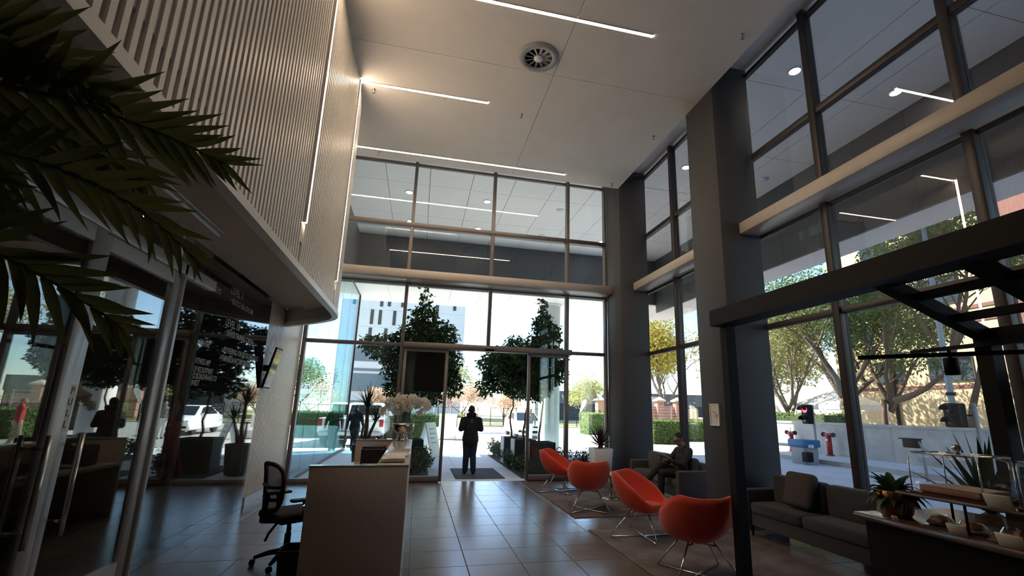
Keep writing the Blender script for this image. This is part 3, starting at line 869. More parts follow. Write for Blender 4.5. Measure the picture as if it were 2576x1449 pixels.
# ------------------------------------------------------------------ potted ficus trees and planting by the entrance
m_pot = mat('charcoal_planter', (0.045, 0.047, 0.05), 0.55, var=0.08)
m_potl = mat('lit_side_planter', (0.50, 0.51, 0.52), 0.6, var=0.06)  # paler tone paints the bright light on the left side into the colour
def planter(label, x0, x1, y0, y1, h, two=True, g='square planters at the entrance'):
    t = thing('planter', label, 'planter', ((x0 + x1) / 2, (y0 + y1) / 2, 0), group=g)
    b = MB(); w = 0.04
    for q in ((x0 + (0.02 if two else 0), x1, y0, y0 + w), (x0, x1, y1 - w, y1), (x1 - w, x1, y0, y1)): b.box(q[0], q[1], q[2], q[3], 0, h)
    b.build('shell', m_pot, t)
    box('side_panel', m_potl if two else m_pot, t, x0, x0 + 0.035, y0, y1, 0, h)
    box('soil', m_soil, t, x0 + w, x1 - w, y0 + w, y1 - w, h - 0.12, h - 0.05)
    return t
planter('charcoal planter farthest along the walkway, left side coloured as lit', 2.72, 3.30, 15.3, 15.9, 0.78)
planter('charcoal planter in the middle of the walkway row, left side coloured as lit', 2.77, 3.40, 13.85, 14.45, 0.80)
planter('largest all-dark planter, next to the door frame', 2.90, 3.58, 12.45, 13.1, 0.82, False)

def ficus(label, base, clear, blobs, seed, n=7000, r=0.03, wig=0.12):
    rg = random.Random(seed)
    t = thing('potted_ficus', label, 'tree', base, group='potted fig trees by the entrance')
    mb = MB(); lb = MB()
    pts = [Vector(base)]
    for k in range(5): pts.append(pts[-1] + Vector((rg.gauss(0, wig * .4), rg.gauss(0, wig * .3), clear / 5)))
    mb.tube(pts, [r * (1.1 - .08 * k) for k in range(6)], 8)
    tot = sum(b_[3] * b_[4] * b_[5] for b_ in blobs)
    for (x, y, z, rx, ry, rz) in blobs:
        mid = (pts[-1] + Vector((x, y, z))) / 2 + Vector((rg.gauss(0, .06), rg.gauss(0, .06), .05))
        mb.tube([pts[-1], mid, (x, y, z)], [r * .6, r * .4, r * .15], 6)
        for q in range(5):
            e = Vector((x + rg.uniform(-.8, .8) * rx, y + rg.uniform(-.8, .8) * ry, z + rg.uniform(-.6, .9) * rz))
            mb.tube([mid.lerp(Vector((x, y, z)), rg.random()), e], [r * .22, r * .07], 5)
        leaves(lb, rg, (x, y, z), (rx, ry, rz), int(n * .8 * rx * ry * rz / tot), 0.125, 0.5, 0, .6)
    mb.build('trunk', m_bark, t, recalc=False)
    lb.build('foliage', lf_ficus, t, recalc=False, kind='stuff')
    return t
ficus('slender fig tree rising from the farthest lit-side planter', (3.02, 15.6, 0.70), 1.25, [(2.75, 15.5, 2.65, .75, .6, .55), (2.25, 15.4, 3.0, .5, .5, .45), (2.9, 15.7, 3.3, .65, .5, .5), (2.1, 15.3, 2.3, .35, .4, .3), (3.2, 15.6, 2.3, .5, .5, .35), (3.1, 15.7, 3.75, .4, .4, .35)], 3, 6500)
ficus('slanting fig tree in the middle lit-side planter', (3.12, 14.15, 0.72), 1.3, [(3.2, 14.2, 2.6, .6, .5, .6), (2.7, 14.1, 2.9, .6, .5, .45), (3.4, 14.2, 3.2, .5, .45, .5), (3.6, 14.2, 2.3, .35, .4, .35), (2.35, 14.1, 3.2, .4, .4, .25)], 5, 5500)
ficus('tallest fig tree, behind the right door leaf in the dark planter', (3.22, 12.8, 0.72), 1.4, [(3.2, 12.85, 3.25, .45, .4, .5), (3.3, 12.85, 3.9, .33, .32, .42), (3.28, 12.85, 4.45, .17, .17, .32), (3.65, 12.9, 3.0, .38, .35, .4), (3.35, 12.85, 2.45, .4, .38, .38), (3.75, 12.9, 2.6, .28, .3, .25), (3.68, 12.9, 3.75, .2, .2, .3), (2.85, 12.8, 3.05, .4, .35, .3), (3.05, 12.8, 2.1, .3, .3, .25)], 8, 5500)
planter('dark planter outside, left of the sliding door behind the desk', -0.55, 0.25, 13.4, 14.1, 0.80, False)
ficus('big bushy fig tree outside on the left of the sliding door', (-0.1, 13.8, 0.72), 1.2, [(0.0, 13.8, 3.55, .75, .6, .5), (-0.85, 13.8, 3.25, .7, .5, .4), (0.55, 13.8, 3.6, .5, .45, .5), (0.02, 13.8, 4.15, .42, .4, .4), (0.02, 13.8, 4.7, .2, .2, .38), (-0.3, 13.8, 2.7, .75, .55, .5), (0.45, 13.8, 2.6, .65, .5, .55), (-0.45, 13.8, 2.1, .5, .45, .35), (-1.35, 13.8, 3.35, .35, .35, .2), (0.85, 13.8, 3.0, .35, .4, .35), (0.3, 13.8, 2.0, .45, .4, .35), (0.95, 13.8, 2.3, .3, .35, .4)], 11, 11000, 0.035)

def shrub_bed(label, x0, x1, y0, y1, h, seed, n=14):
    rg = random.Random(seed)
    t = thing('shrub', label, 'shrub', ((x0 + x1) / 2, (y0 + y1) / 2, 0), group='low shrubs beside the walkway')
    mb = MB(); lb = MB()
    for k in range(n):
        x = rg.uniform(x0, x1); y = rg.uniform(y0, y1); hh = h * rg.uniform(.7, 1.2)
        for q in range(4):
            mb.tube([(x, y, 0), (x + rg.gauss(0, .06), y + rg.gauss(0, .06), hh * .6), (x + rg.gauss(0, .12), y + rg.gauss(0, .12), hh)], [.008, .006, .003], 4)
        leaves(lb, rg, (x, y, hh * .6), (.24, .24, hh * .5), 150, 0.075, .5, 0, -.4)
    mb.build('stem', m_bark, t, recalc=False)
    lb.build('foliage', lf_shrub, t, recalc=False, kind='stuff')
box_soil = box('soil_bed', m_soil, None, 2.62, 4.6, 12.1, 18.0, -0.02, 0.015); tag(box_soil, 'dark soil bed on the right of the walkway', 'soil', kind='structure')
shrub_bed('low green shrubs edging the walkway at the far end', 2.70, 3.0, 16.2, 17.9, .50, 21, 8)
shrub_bed('low green shrubs edging the walkway in front of the planters', 2.70, 2.95, 13.2, 15.9, .42, 22, 14)
shrub_bed('low green shrubs edging the walkway nearest the door leaf', 2.72, 2.95, 12.2, 13.2, .40, 23, 6)
shrub_bed('low leafy shrubs between the dark planter and the white pot', 3.75, 4.6, 12.3, 13.4, .50, 24, 10)
box_soil = box('soil_bed_left', m_soil, None, -0.7, 0.40, 12.3, 15.0, -0.02, 0.015); tag(box_soil, 'dark soil bed on the left of the walkway', 'soil', kind='structure')
shrub_bed('low green shrubs behind the reception desk, outside the glass', -0.1, 0.36, 12.3, 13.3, .55, 25, 8)
shrub_bed('low green shrubs on the left walkway edge by the sandwich board', 0.05, 0.38, 13.6, 15.0, .42, 26, 8)

# ---- strap-leaved plants
def blade(mb, p, d, L, w, rg, sag=0.35, n=5, fold=0.25):
    """arching strap leaf with a folded section"""
    d = Vector(d).normalized(); s = d.cross(Vector((0, 0, 1)))
    s = s.normalized() if s.length > 1e-3 else Vector((1, 0, 0))
    rows = []; q = Vector(p)
    for k in range(n + 1):
        t = k / n; ww = w * (1 - t ** 1.6) * (0.55 + 0.9 * min(t * 3, 1) * .5) + 0.001
        u = s.cross(d).normalized()
        rows += [q + s * ww - u * 0, q - u * ww * fold * 1.2, q - s * ww]
        d = (d + Vector((0, 0, -sag / n))).normalized(); q = q + d * L / n
    fs = []
    for k in range(n):
        a = 3 * k; fs += [(a, a + 1, a + 4, a + 3), (a + 1, a + 2, a + 5, a + 4)]
    mb.add(rows, fs, True)

def rosette(parent, name, m, c, n, L, w, seed, lo=0.1, hi=1.4, sag=0.4, m_each=True):
    rg = random.Random(seed)
    for k in range(n):
        a = 2 * PI * (k * 0.618034) + rg.gauss(0, .1); el = lo + (hi - lo) * ((k + .5) / n)
        mb = MB(); blade(mb, c, (math.cos(a) * math.cos(el), math.sin(a) * math.cos(el), math.sin(el)), L * rg.uniform(.8, 1.1), w, rg, sag)
        mb.build(name, m, parent, recalc=False)

dr = thing('dracaena', 'spiky two-headed dragon plant outside behind the reception desk', 'plant', (-1.2, 13.2, 0))
MB().lathe([(0.20, 0), (0.24, 0.02), (0.30, 0.66), (0.31, 0.70), (0.27, 0.70), (0.25, 0.6)], (-1.2, 13.2, 0), 24).build('pot', m_pot, dr)
MB().tube([(-1.22, 13.2, .6), (-1.19, 13.2, 1.1), (-1.21, 13.2, 1.62)], [.055, .05, .04], 8).tube([(-1.15, 13.2, .6), (-1.10, 13.2, .95), (-.98, 13.2, 1.28)], [.045, .04, .03], 8).tube([(-1.25, 13.22, .6), (-1.29, 13.2, .9), (-1.27, 13.25, 1.2)], [.035, .03, .025], 7).build('stem', m_bark, dr)
rosette(dr, 'strap_leaf', lf_drac, (-1.21, 13.2, 1.6), 34, .62, .026, 31, .05, 1.5, .45)
rosette(dr, 'strap_leaf', lf_drac, (-.98, 13.2, 1.26), 26, .5, .024, 32, .05, 1.4, .4)

wp = thing('white_pot', 'tall tapered white planter beside the far column', 'planter', (4.16, 10.75, 0))
b = MB()
v0 = [(-.17, -.17), (.17, -.17), (.17, .17), (-.17, .17)]
b.add([(4.16 + x, 10.75 + y, 0) for x, y in v0] + [(4.16 + x * 1.28, 10.75 + y * 1.28, .82) for x, y in v0] + [(4.16 + x * 1.05, 10.75 + y * 1.05, .82) for x, y in v0] + [(4.16 + x, 10.75 + y, .7) for x, y in v0],
      [(3, 2, 1, 0)] + [(i, (i + 1) % 4, 4 + (i + 1) % 4, 4 + i) for i in range(4)] + [(4 + i, 4 + (i + 1) % 4, 8 + (i + 1) % 4, 8 + i) for i in range(4)] + [(8 + i, 8 + (i + 1) % 4, 12 + (i + 1) % 4, 12 + i) for i in range(4)] + [(12, 13, 14, 15)])
b.build('shell', m_white, wp, bevel=.006, seg=1)
box('soil', m_soil, wp, 4.0, 4.32, 10.59, 10.91, .72, .775)
ag = thing('spiky_plant', 'dark spiky rosette plant standing in the white planter', 'plant', (4.16, 10.75, .775))
MB().lathe([(.05, -.01), (.07, .03), (.045, .12), (.03, .14)], (4.16, 10.75, .775), 10).build('crown', m_bark, ag)
rosette(ag, 'strap_leaf', lf_agave, (4.16, 10.75, .86), 50, .52, .026, 41, .15, 1.5, .18)

# ------------------------------------------------------------------ hedges, road furniture and buildings beyond
def hedge(label, x0, x1, y0, y1, h, seed, n=2500, m=lf_hedge, size=.11):
    rg = random.Random(seed)
    t = thing('hedge', label, 'hedge', ((x0 + x1) / 2, (y0 + y1) / 2, 0), group='clipped hedges')
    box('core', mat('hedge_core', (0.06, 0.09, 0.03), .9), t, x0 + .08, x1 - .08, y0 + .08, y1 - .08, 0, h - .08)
    lb = MB()
    for _ in range(n):
        s = rg.random()
        if s < .45: p = (rg.uniform(x0, x1), y0 + rg.uniform(0, .1), rg.uniform(0, h))
        elif s < .75: p = (rg.uniform(x0, x1), rg.uniform(y0, y1), h - rg.uniform(0, .1))
        elif s < .9: p = (x0 + rg.uniform(0, .1), rg.uniform(y0, y1), rg.uniform(0, h))
        else: p = (x1 - rg.uniform(0, .1), rg.uniform(y0, y1), rg.uniform(0, h))
        leaves(lb, rg, p, (.03, .03, .03), 1, size, .6)
    lb.build('foliage', m, t, recalc=False, kind='stuff')
hedge('sunlit clipped hedge outside between the two columns', 12.4, 16.1, 24.3, 26.0, 1.22, 51, 4000)
hedge('pale green hedge block seen above the spiky plant', 11.85, 15.0, 33.0, 35.0, 1.48, 52, 3000)
hedge('dark green hedge beyond the parked pickup', -1.9, 1.0, 27.6, 28.6, 1.28, 53, 3000, lf_shrub)
hedge('long low hedge along the far road edge', -16.0, 4.0, 44.0, 45.0, 1.0, 54, 3000, lf_hedge, .16)

wbk = thing('boundary_block', 'white rendered boundary block behind the sandwich board', 'wall', (1.9, 27, 0), kind='structure')
box('block', m_white, wbk, 1.25, 2.15, 26.7, 27.2, 0, 1.3); box('block', m_white, wbk, 2.2, 2.55, 26.6, 27.0, 0.5, 1.1); box('block', m_white, wbk, 2.15, 2.9, 26.5, 27.1, 0, .35)

ab = thing('sandwich_board', 'white folding sandwich board outside, left of the walkway', 'sign', (0.5, 17.6, 0))
def slanted(x0, x1, ya, yb, z1, th, name, m, par):
    MB().prism([(ya, 0.0), (ya + th, 0.0), (yb + th, z1), (yb, z1)], 'x', x0, x1).build(name, m, par)
rot = Matrix.Rotation(math.radians(55), 4, 'Z')
for s, nm in ((-1, 'front_panel'), (1, 'rear_panel')):
    b = MB().prism([(s * .32 - .015, 0), (s * .32 + .015, 0), (s * .02 + .015, 1.12), (s * .02 - .015, 1.12)], 'x', -.3, .3)
    o = b.build(nm, m_white, ab, world=False); o.rotation_euler = (0, 0, math.radians(55))
pq = MB()
for k in range(4):
    z = .45 + k * .15; yy = -.32 + .30 * z / 1.12 - .018
    pq.bar((-.17, yy, z), (.17 - .05 * (k % 2), yy, z), .05, .002, (0, 1, 0))
o = pq.build('faded_print', mat('faded_print', (0.30, 0.42, 0.45), .7), ab, world=False); o.rotation_euler = (0, 0, math.radians(55))

# ---- vehicles
def wheel(parent, x, y, z, r, w):
    wh = MB(); prof = [(r * .62, -w / 2), (r * .9, -w / 2), (r, -w * .35), (r, w * .35), (r * .9, w / 2), (r * .62, w / 2)]
    wh.lathe(prof, (0, 0, 0), 22)
    me = wh.mesh('wheel'); me.transform(Matrix.Translation((x, y, z)) @ Matrix.Rotation(PI / 2, 4, 'Y'))
    o = link('wheel', me, m_rubber, parent)
    hb = MB(); hb.lathe([(0, -w * .45), (r * .6, -w * .42), (r * .63, w * .42), (0, w * .45)], (0, 0, 0), 18, close=False)
    me = hb.mesh('rim'); me.transform(Matrix.Translation((x, y, z)) @ Matrix.Rotation(PI / 2, 4, 'Y'))
    link('rim', me, m_steel, o)

def loft(parent, name, m, prof, x0, x1, tuck, bevel=.05):
    """side profile (y,z) swept across the width, upper points tucked in"""
    zs = [z for _, z in prof]; zl, zh = min(zs), max(zs)
    n = len(prof); vs = []
    for x, s in ((x0, 1), (x1, -1)):
        for y, z in prof: vs.append((x + s * tuck * max(0, (z - zl) / (zh - zl)) ** 2, y, z))
    fs = [tuple(range(n)), tuple(range(2 * n - 1, n - 1, -1))] + [(i, (i + 1) % n, n + (i + 1) % n, n + i) for i in range(n)]
    return MB().add(vs, fs).build(name, m, parent, bevel=bevel)
def shear_side(s):   # helper for glass on tucked sides
    return s
pk = thing('pickup_truck', 'white double-cab pickup truck parked beyond the glass, seen from behind', 'truck', (-2.1, 23, 0))
X0, X1, YB = -3.12, -1.28, 21.8
loft(pk, 'body', m_carw, [(YB, .55), (YB, 1.12), (YB + 1.55, 1.12), (YB + 1.6, 1.12), (YB + 4.0, 1.15), (YB + 5.1, 1.05), (YB + 5.25, .6), (YB + 4.9, .4), (YB + .4, .42)], X0, X1, .03)
cab = loft(pk, 'cab', m_carw, [(YB + 1.5, 1.08), (YB + 1.75, 1.74), (YB + 3.2, 1.78), (YB + 4.1, 1.12)], X0 + .06, X1 - .06, .12)
MB().quad((X0 + .22, YB + 1.53, 1.22), (X1 - .22, YB + 1.53, 1.22), (X1 - .28, YB + 1.70, 1.66), (X0 + .28, YB + 1.70, 1.66)).build('rear_window', m_carg, pk)
MB().quad((X1 - .045, YB + 1.85, 1.2), (X1 - .045, YB + 2.6, 1.2), (X1 - .13, YB + 2.6, 1.66), (X1 - .13, YB + 1.95, 1.66)).quad((X1 - .045, YB + 2.7, 1.2), (X1 - .045, YB + 3.7, 1.2), (X1 - .13, YB + 3.2, 1.68), (X1 - .13, YB + 2.7, 1.68)).build('side_window', m_carg, pk)
box('tailgate_line', m_grey, pk, X0 + .2, X1 - .2, YB - .01, YB + .01, .70, .715)
box('bumper', m_grey, pk, X0 + .1, X1 - .1, YB - .16, YB + .05, .42, .58, bevel=.03)
box('number_plate', m_white, pk, -2.45, -1.95, YB - .172, YB - .16, .46, .56)
for x in (X0 + .02, X1 - .19): box('tail_light', m_redw, pk, x, x + .17, YB - .015, YB + .05, .78, 1.08, bevel=.02)
for x in (X0 + .16, X1 - .16):
    for y in (YB + 1.0, YB + 4.2): wheel(pk, x, y, .36, .36, .24)
box('underbody', m_rubber, pk, X0 + .3, X1 - .3, YB + .1, YB + 4.9, .28, .45)
box('side_mirror', m_carw, pk, X1 - .05, X1 + .18, YB + 3.5, YB + 3.62, 1.18, 1.38, bevel=.02)

cr = thing('parked_car', 'white saloon car out on the road, mirrored in the directory glass', 'car', (6.6, 30, 0))
X0, X1, YB = 5.7, 7.46, 27.9
loft(cr, 'body', m_carw, [(YB + .05, .35), (YB, .62), (YB + .25, .78), (YB + 1.2, .95), (YB + 3.9, 1.0), (YB + 4.45, .95), (YB + 4.5, .4), (YB + 4.2, .25), (YB + .3, .22)], X0, X1, .05, .07)
loft(cr, 'cabin', m_carw, [(YB + 1.0, .9), (YB + 1.95, 1.44), (YB + 3.2, 1.47), (YB + 4.2, .98)], X0 + .08, X1 - .08, .2)
MB().quad((X0 + .20, YB + 1.10, .975), (X1 - .20, YB + 1.10, .975), (X1 - .33, YB + 1.89, 1.425), (X0 + .33, YB + 1.89, 1.425)).build('windscreen', m_carg, cr)
for s, x in ((1, X0), (-1, X1)):
    MB().quad((x + s * .10, YB + 1.5, 1.0), (x + s * .10, YB + 3.8, 1.02), (x + s * .25, YB + 3.2, 1.41), (x + s * .25, YB + 2.05, 1.40)).build('side_window', m_carg, cr)
box('grille', m_black, cr, X0 + .45, X1 - .45, YB - .012, YB + .05, .58, .68, bevel=.01)
box('lower_intake', m_black, cr, X0 + .35, X1 - .35, YB + .005, YB + .08, .30, .42, bevel=.01)
for x in (X0 + .06, X1 - .42): box('headlight', m_chrome, cr, x, x + .36, YB + .02, YB + .2, .60, .72, bevel=.03)
for x in (X0 + .1, X1 - .3): box('fog_light', m_black, cr, x, x + .2, YB + .0, YB + .1, .34, .45, bevel=.02)
for x in (X0 + .13, X1 - .13):
    for y in (YB + .85, YB + 3.6): wheel(cr, x, y, .31, .31, .21)
for x in (X0 - .12, X1 - .06): box('side_mirror', m_carw, cr, x, x + .18, YB + 1.55, YB + 1.66, .95, 1.08, bevel=.02)

# ---- no-entry road sign
ns = thing('road_sign', 'red and white no-entry sign on a slim pole across the road', 'sign', (1.05, 30.2, 0))
MB().tube([(1.05, 30.2, 0), (1.05, 30.2, 2.45)], .035, 8).build('pole', m_grey, ns)
oc = [(1.05 + .34 * math.cos(PI / 8 + k * PI / 4), 2.35 + .46 * math.sin(PI / 8 + k * PI / 4)) for k in range(8)]
MB().prism([(x, z) for x, z in oc], 'y', 30.13, 30.16).build('border_plate', m_white, ns)
MB().prism([(1.05 + (x - 1.05) * .86, 2.35 + (z - 2.35) * .88) for x, z in oc], 'y', 30.118, 30.13).build('red_plate', m_redw, ns)
box('white_band', m_white, ns, .78, 1.32, 30.108, 30.12, 2.22, 2.48)
text('NO', .2, m_redw, 'sign_lettering', ns, Matrix.Translation((1.05, 30.105, 2.28)) @ Matrix(((1, 0, 0, 0), (0, 0, -1, 0), (0, 1, 0, 0), (0, 0, 0, 1))), align='CENTER')

# ---- fences
def fence(label, x0, x1, y, h, n, rails, m=m_black, r=.03):
    t = thing('fence', label, 'fence', ((x0 + x1) / 2, y, 0), group='steel fences')
    post = MB().box(-r, r, -r, r, 0, h).mesh('fence_post'); post.materials.append(m)
    for k in range(n + 1):
        o = bpy.data.objects.new('fence_post', post); COL.objects.link(o); o.parent = t
        o.location = (x0 + (x1 - x0) * k / n - t.location.x, 0, 0)
    for z in rails: MB().box(x0, x1, y - .015, y + .015, z - .02, z + .02).build('fence_rail', m, t)
    return t
fence('dark steel fence across the road behind the walking man', -14.0, 18.0, 46.6, 1.7, 26, (.2, .9, 1.65))
fence('dark steel fence across the road right of the round column', 18.3, 40.0, 50.0, 1.6, 14, (.2, 1.5))

# ---- buildings
tb = thing('office_tower', 'pale multi-storey tower block with slit windows across the road', 'building', (-1.5, 76, 0))
MB().box(-8.9, 6.0, 70, 84, 0, 26).build('wall', m_facade, tb)
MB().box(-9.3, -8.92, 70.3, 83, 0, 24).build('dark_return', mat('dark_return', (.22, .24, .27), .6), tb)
slit = MB().box(-.22, .22, -.06, .05, 0, 2.1).mesh('window'); slit.materials.append(m_carg)
for x, z in ((-7.05, 12.8), (-5.95, 12.8), (-4.0, 12.8), (-5.9, 15.4), (-4.85, 15.5), (-3.0, 15.5), (-1.0, 12.8), (1.9, 14.2), (3.4, 11.4), (.5, 17), (-7.1, 10.2), (-5.0, 10.2), (2.0, 17.2), (4.4, 15.5)):
    o = bpy.data.objects.new('window', slit); COL.objects.link(o); o.parent = tb; o.location = Vector((x, 70, z)) - tb.location
for z in (9.8, 12.4, 14.9, 17.4): MB().box(-8.9, 6.0, 69.97, 70.0, z, z + .05).build('panel_joint', m_conc, tb)
an = thing('office_annexe', 'lower pale office wing with dark window bands in front of the tower', 'building', (-4.2, 52, 0))
MB().box(-6.6, -1.8, 50, 58, 0, 7.6).build('wall', m_facade, an)
for z0, z1 in ((1.0, 2.1), (3.0, 4.7), (4.95, 5.2), (5.9, 7.3)):
    MB().box(-6.4, -2.0, 49.93, 50.0, z0, z1).build('window_band', mat('band_glass', (.08, .12, .15), .15), an)
ax = thing('dark_warehouse', 'long low slate-grey building behind the teardrop flag', 'building', (30, 77, 0))
MB().box(20.5, 52, 75, 85, 2.6, 4.6).build('upper_cladding', mat('slate_cladding', (.10, .11, .14), .6), ax)
MB().box(20.5, 52, 75.3, 85, 0, 2.6).build('lower_wall', mat('dark_lower_wall', (.03, .035, .05), .7), ax)  # lower wall darker than the cladding above
fl_ = thing('teardrop_flag', 'white teardrop advertising flag on the verge', 'flag', (13.55, 40, 0))
MB().tube([(13.55, 40, 0), (13.6, 40, 1.4), (13.85, 40, 2.4), (14.1, 40, 2.58), (14.25, 40, 2.45)], .018, 6).build('pole', m_grey, fl_)
pts = [(13.6, 1.4), (13.72, 1.95), (13.88, 2.4), (14.08, 2.55), (14.22, 2.45), (14.2, 2.2), (14.02, 1.9), (13.8, 1.6)]
MB().prism(pts, 'y', 39.99, 40.01).build('cloth', m_white, fl_)
ys_ = thing('yield_sign', 'white triangular yield sign beside the brick gate pillar', 'sign', (21.6, 56, 0))
MB().tube([(21.6, 56, 0), (21.6, 56, 3.6)], .05, 6).build('pole', m_grey, ys_)
MB().prism([(21.0, 4.1), (22.2, 4.1), (21.75, 2.9), (21.45, 2.9)], 'y', 55.9, 55.96).build('plate', m_white, ys_)
m_brick = brickmat('red_brick', (.42, .17, .12), (.50, .22, .15), (.55, .48, .42))
m_brickp = mat('pillar_cap_cement', (.62, .52, .45), .8)
def pillar(label, x, y, w, h):
    t = thing('brick_pillar', label, 'pillar', (x, y, 0), group='red brick gate pillars')
    box('shaft', m_brick, t, x - w / 2, x + w / 2, y - w / 2, y + w / 2, 0, h)
    b = MB(); w2 = w * .72
    b.add([(x - w2, y - w2, h), (x + w2, y - w2, h), (x + w2, y + w2, h), (x - w2, y + w2, h), (x - w2, y - w2, h + .12), (x + w2, y - w2, h + .12), (x + w2, y + w2, h + .12), (x - w2, y + w2, h + .12), (x, y, h + .42)],
          [(3, 2, 1, 0), (0, 1, 5, 4), (1, 2, 6, 5), (2, 3, 7, 6), (3, 0, 4, 7), (4, 5, 8), (5, 6, 8), (6, 7, 8), (7, 4, 8)]).build('cap', m_brickp, t)
pillar('red brick gate pillar beside the far column, above the pale hedge', 21.3, 55, .95, 2.8)
pillar('red brick gate pillar outside between the columns, left one', 21.1, 40, .62, 2.55)
pillar('red brick gate pillar outside between the columns, right one', 22.9, 40, .62, 2.55)
gw = thing('garden_wall', 'low red brick garden wall between the gate pillars', 'wall', (20, 40.2, 0), kind='structure')
box('panel', m_brick, gw, 18.5, 20.75, 40.05, 40.3, 0, 2.1); box('panel', m_brick, gw, 21.45, 22.55, 40.05, 40.3, 0, 2.1); box('panel', m_brick, gw, 23.25, 25.0, 40.05, 40.3, 0, 1.9)
box('panel', m_brick, gw, 21.9, 26.0, 55.1, 55.4, 0, 2.5)
rl = thing('rail_fence', 'horizontal rail fence in front of the brick garden wall', 'fence', (21.7, 38.5, 0), group='steel fences')
for z in (.9, 1.15, 1.4, 1.65, 1.9, 2.1): box('fence_rail', m_brickp, rl, 19.4, 23.4, 38.48, 38.52, z, z + .04)
for x in (19.5, 21.4, 23.3): box('fence_post', m_grey, rl, x, x + .06, 38.47, 38.53, 0, 2.2)
fence('thin dark fence at the right of the brick garden wall', 23.6, 27.0, 38.6, 1.8, 3, (.4, 1.7))
shd = thing('garden_shed', 'small pale blue-grey shed roof behind the garden wall', 'building', (22.1, 43, 0))
MB().prism([(21.6, 2.2), (22.9, 2.2), (22.7, 3.05), (21.7, 3.05)], 'y', 42.5, 44).build('roof', mat('shed_roof', (.45, .52, .52), .6), shd)
box('shed_wall', m_white, shd, 21.7, 22.8, 42.6, 43.9, 0, 2.2)

tree('yellow_tree', 'tall golden-yellow autumn tree outside between the columns', (23.6, 44.0, 0), 13.5, 4.6, lf_yel, m_bark2, 61, 9000, .34, .22, .22, 3, 'trees across the road', .42, nb=5)
tree('distant_pine', 'dark green feathery tree left of the golden tree', (31.5, 60.0, 0), 13.5, 3.6, lf_far, m_bark2, 62, 3500, .5, .35, .2, 3, 'trees across the road', .4, shape=.2)
tree('orange_tree', 'orange autumn tree straight behind the walking man', (4.4, 48.0, 0), 5.6, 2.6, lf_org, m_bark2, 63, 3500, .2, .25, .1, 3, 'trees across the road', .4, nb=4)
tree('orange_tree', 'orange autumn tree farther left behind the pickup', (-2.6, 47.9, 0), 4.8, 1.7, lf_org, m_bark2, 64, 2600, .2, .25, .1, 3, 'trees across the road', .4, nb=4)
tree('orange_tree', 'small orange autumn tree at the right of the walking man', (8.6, 48.5, 0), 4.6, 2.2, lf_org, m_bark2, 65, 2400, .2, .25, .1, 3, 'trees across the road', .4, nb=4)
tree('roadside_tree', 'green tree mirrored in the tinted glass wing', (2.3, 36.0, 0), 4.8, 1.5, lf_far, m_bark2, 66, 2600, .2, .45, .08, 3, 'trees across the road', .4, nb=4)
tree('roadside_tree', 'pale green tree far off behind the warehouse roof', (33.0, 92.0, 0), 8.5, 3.6, lf_far, m_bark2, 67, 2200, .5, .3, .15, 3, 'trees across the road', .4, nb=4)
tree('roadside_tree', 'olive tree behind the left gate pillar', (17.4, 50.0, 0), 6.0, 2.4, lf_olive, m_bark2, 68, 2600, .26, .3, .12, 3, 'trees across the road', .4, nb=4)
tree('roadside_tree', 'green tree behind the low hedge, far left', (-11.2, 52.0, 0), 7.0, 3.0, lf_far, m_bark2, 69, 2600, .3, .3, .12, 3, 'trees across the road', .4, nb=4)

# ------------------------------------------------------------------ the driveway side on the right
sw = thing('low_wall', 'long low concrete boundary wall beyond the driveway', 'wall', (16.3, 10, 0), kind='structure')
for k in range(12): box('wall_bay', m_conc, sw, 16.25, 16.5, 26.0 - (k + 1) * 3.0 + .004, 26.0 - k * 3.0 - .004, 0, 1.30)
box('coping', m_conc, sw, 16.2, 16.55, -10, 26, 1.30, 1.38)
pv = thing('side_pavement', 'raised kerbed pavement at the foot of the low wall', 'pavement', (15, 10, 0), kind='structure')
for k in range(18): box('paving_slab', m_pave, pv, 14.12, 16.25, 26.0 - (k + 1) * 2.0 + .006, 26.0 - k * 2.0, -.02, .12)
for k in range(18): box('kerb_stone', m_conc, pv, 14.0, 14.12, 26.0 - (k + 1) * 2.0 + .008, 26.0 - k * 2.0, -.02, .13)
def hydrant(label, x, y, h):
    t = thing('fire_hydrant', label, 'hydrant', (x, y, .12), group='red fire hydrants by the low wall')
    MB().tube([(x, y, .12), (x, y, .12 + h)], .10, 14).build('standpipe', m_redw, t)
    MB().lathe([(.16, 0), (.16, .03), (.11, .05)], (x, y, .12), 14).build('base_flange', m_redw, t)
    MB().tube([(x - .05, y - .30, .12 + h), (x + .05, y + .30, .12 + h)], .055, 10).build('outlet_arm', m_redw, t)
    for s in (-1, 1): MB().tube([(x + s * .05, y + s * .24, .12 + h), (x + s * .055, y + s * .33, .12 + h)], .085, 12).build('outlet_cap', m_rubber, t)
    MB().tube([(x, y, .12 + h), (x, y, .22 + h), (x + .03, y + .05, .28 + h), (x, y, .34 + h)], .015, 6).build('lifting_hook', m_steel, t)
    box('white_tag', m_white, t, x - .108, x - .10, y - .04, y + .04, .12 + h * .7, .12 + h * .8)
hydrant('red fire hydrant farther along, by the sunlit end of the low wall', 15.9, 18.35, .78)
hydrant('red fire hydrant nearer, in front of the shaded low wall', 15.9, 16.35, .80)
bb = thing('barrier_box', 'blue-topped grey boom barrier box on the driveway edge', 'barrier', (13.6, 15.2, 0))
box('cabinet', m_grey, bb, 13.25, 13.85, 14.75, 15.35, -.02, .55, bevel=.02); box('lid', m_blue, bb, 13.2, 13.9, 14.65, 15.45, .55, .80, bevel=.04)
box('motor_cover', m_black, bb, 13.15, 13.4, 14.50, 14.76, .08, .40, bevel=.02)
MB().tube([(13.4, 14.5, .60), (13.5, 19.5, .50)], .055, 10).build('boom_arm', m_white, bb)
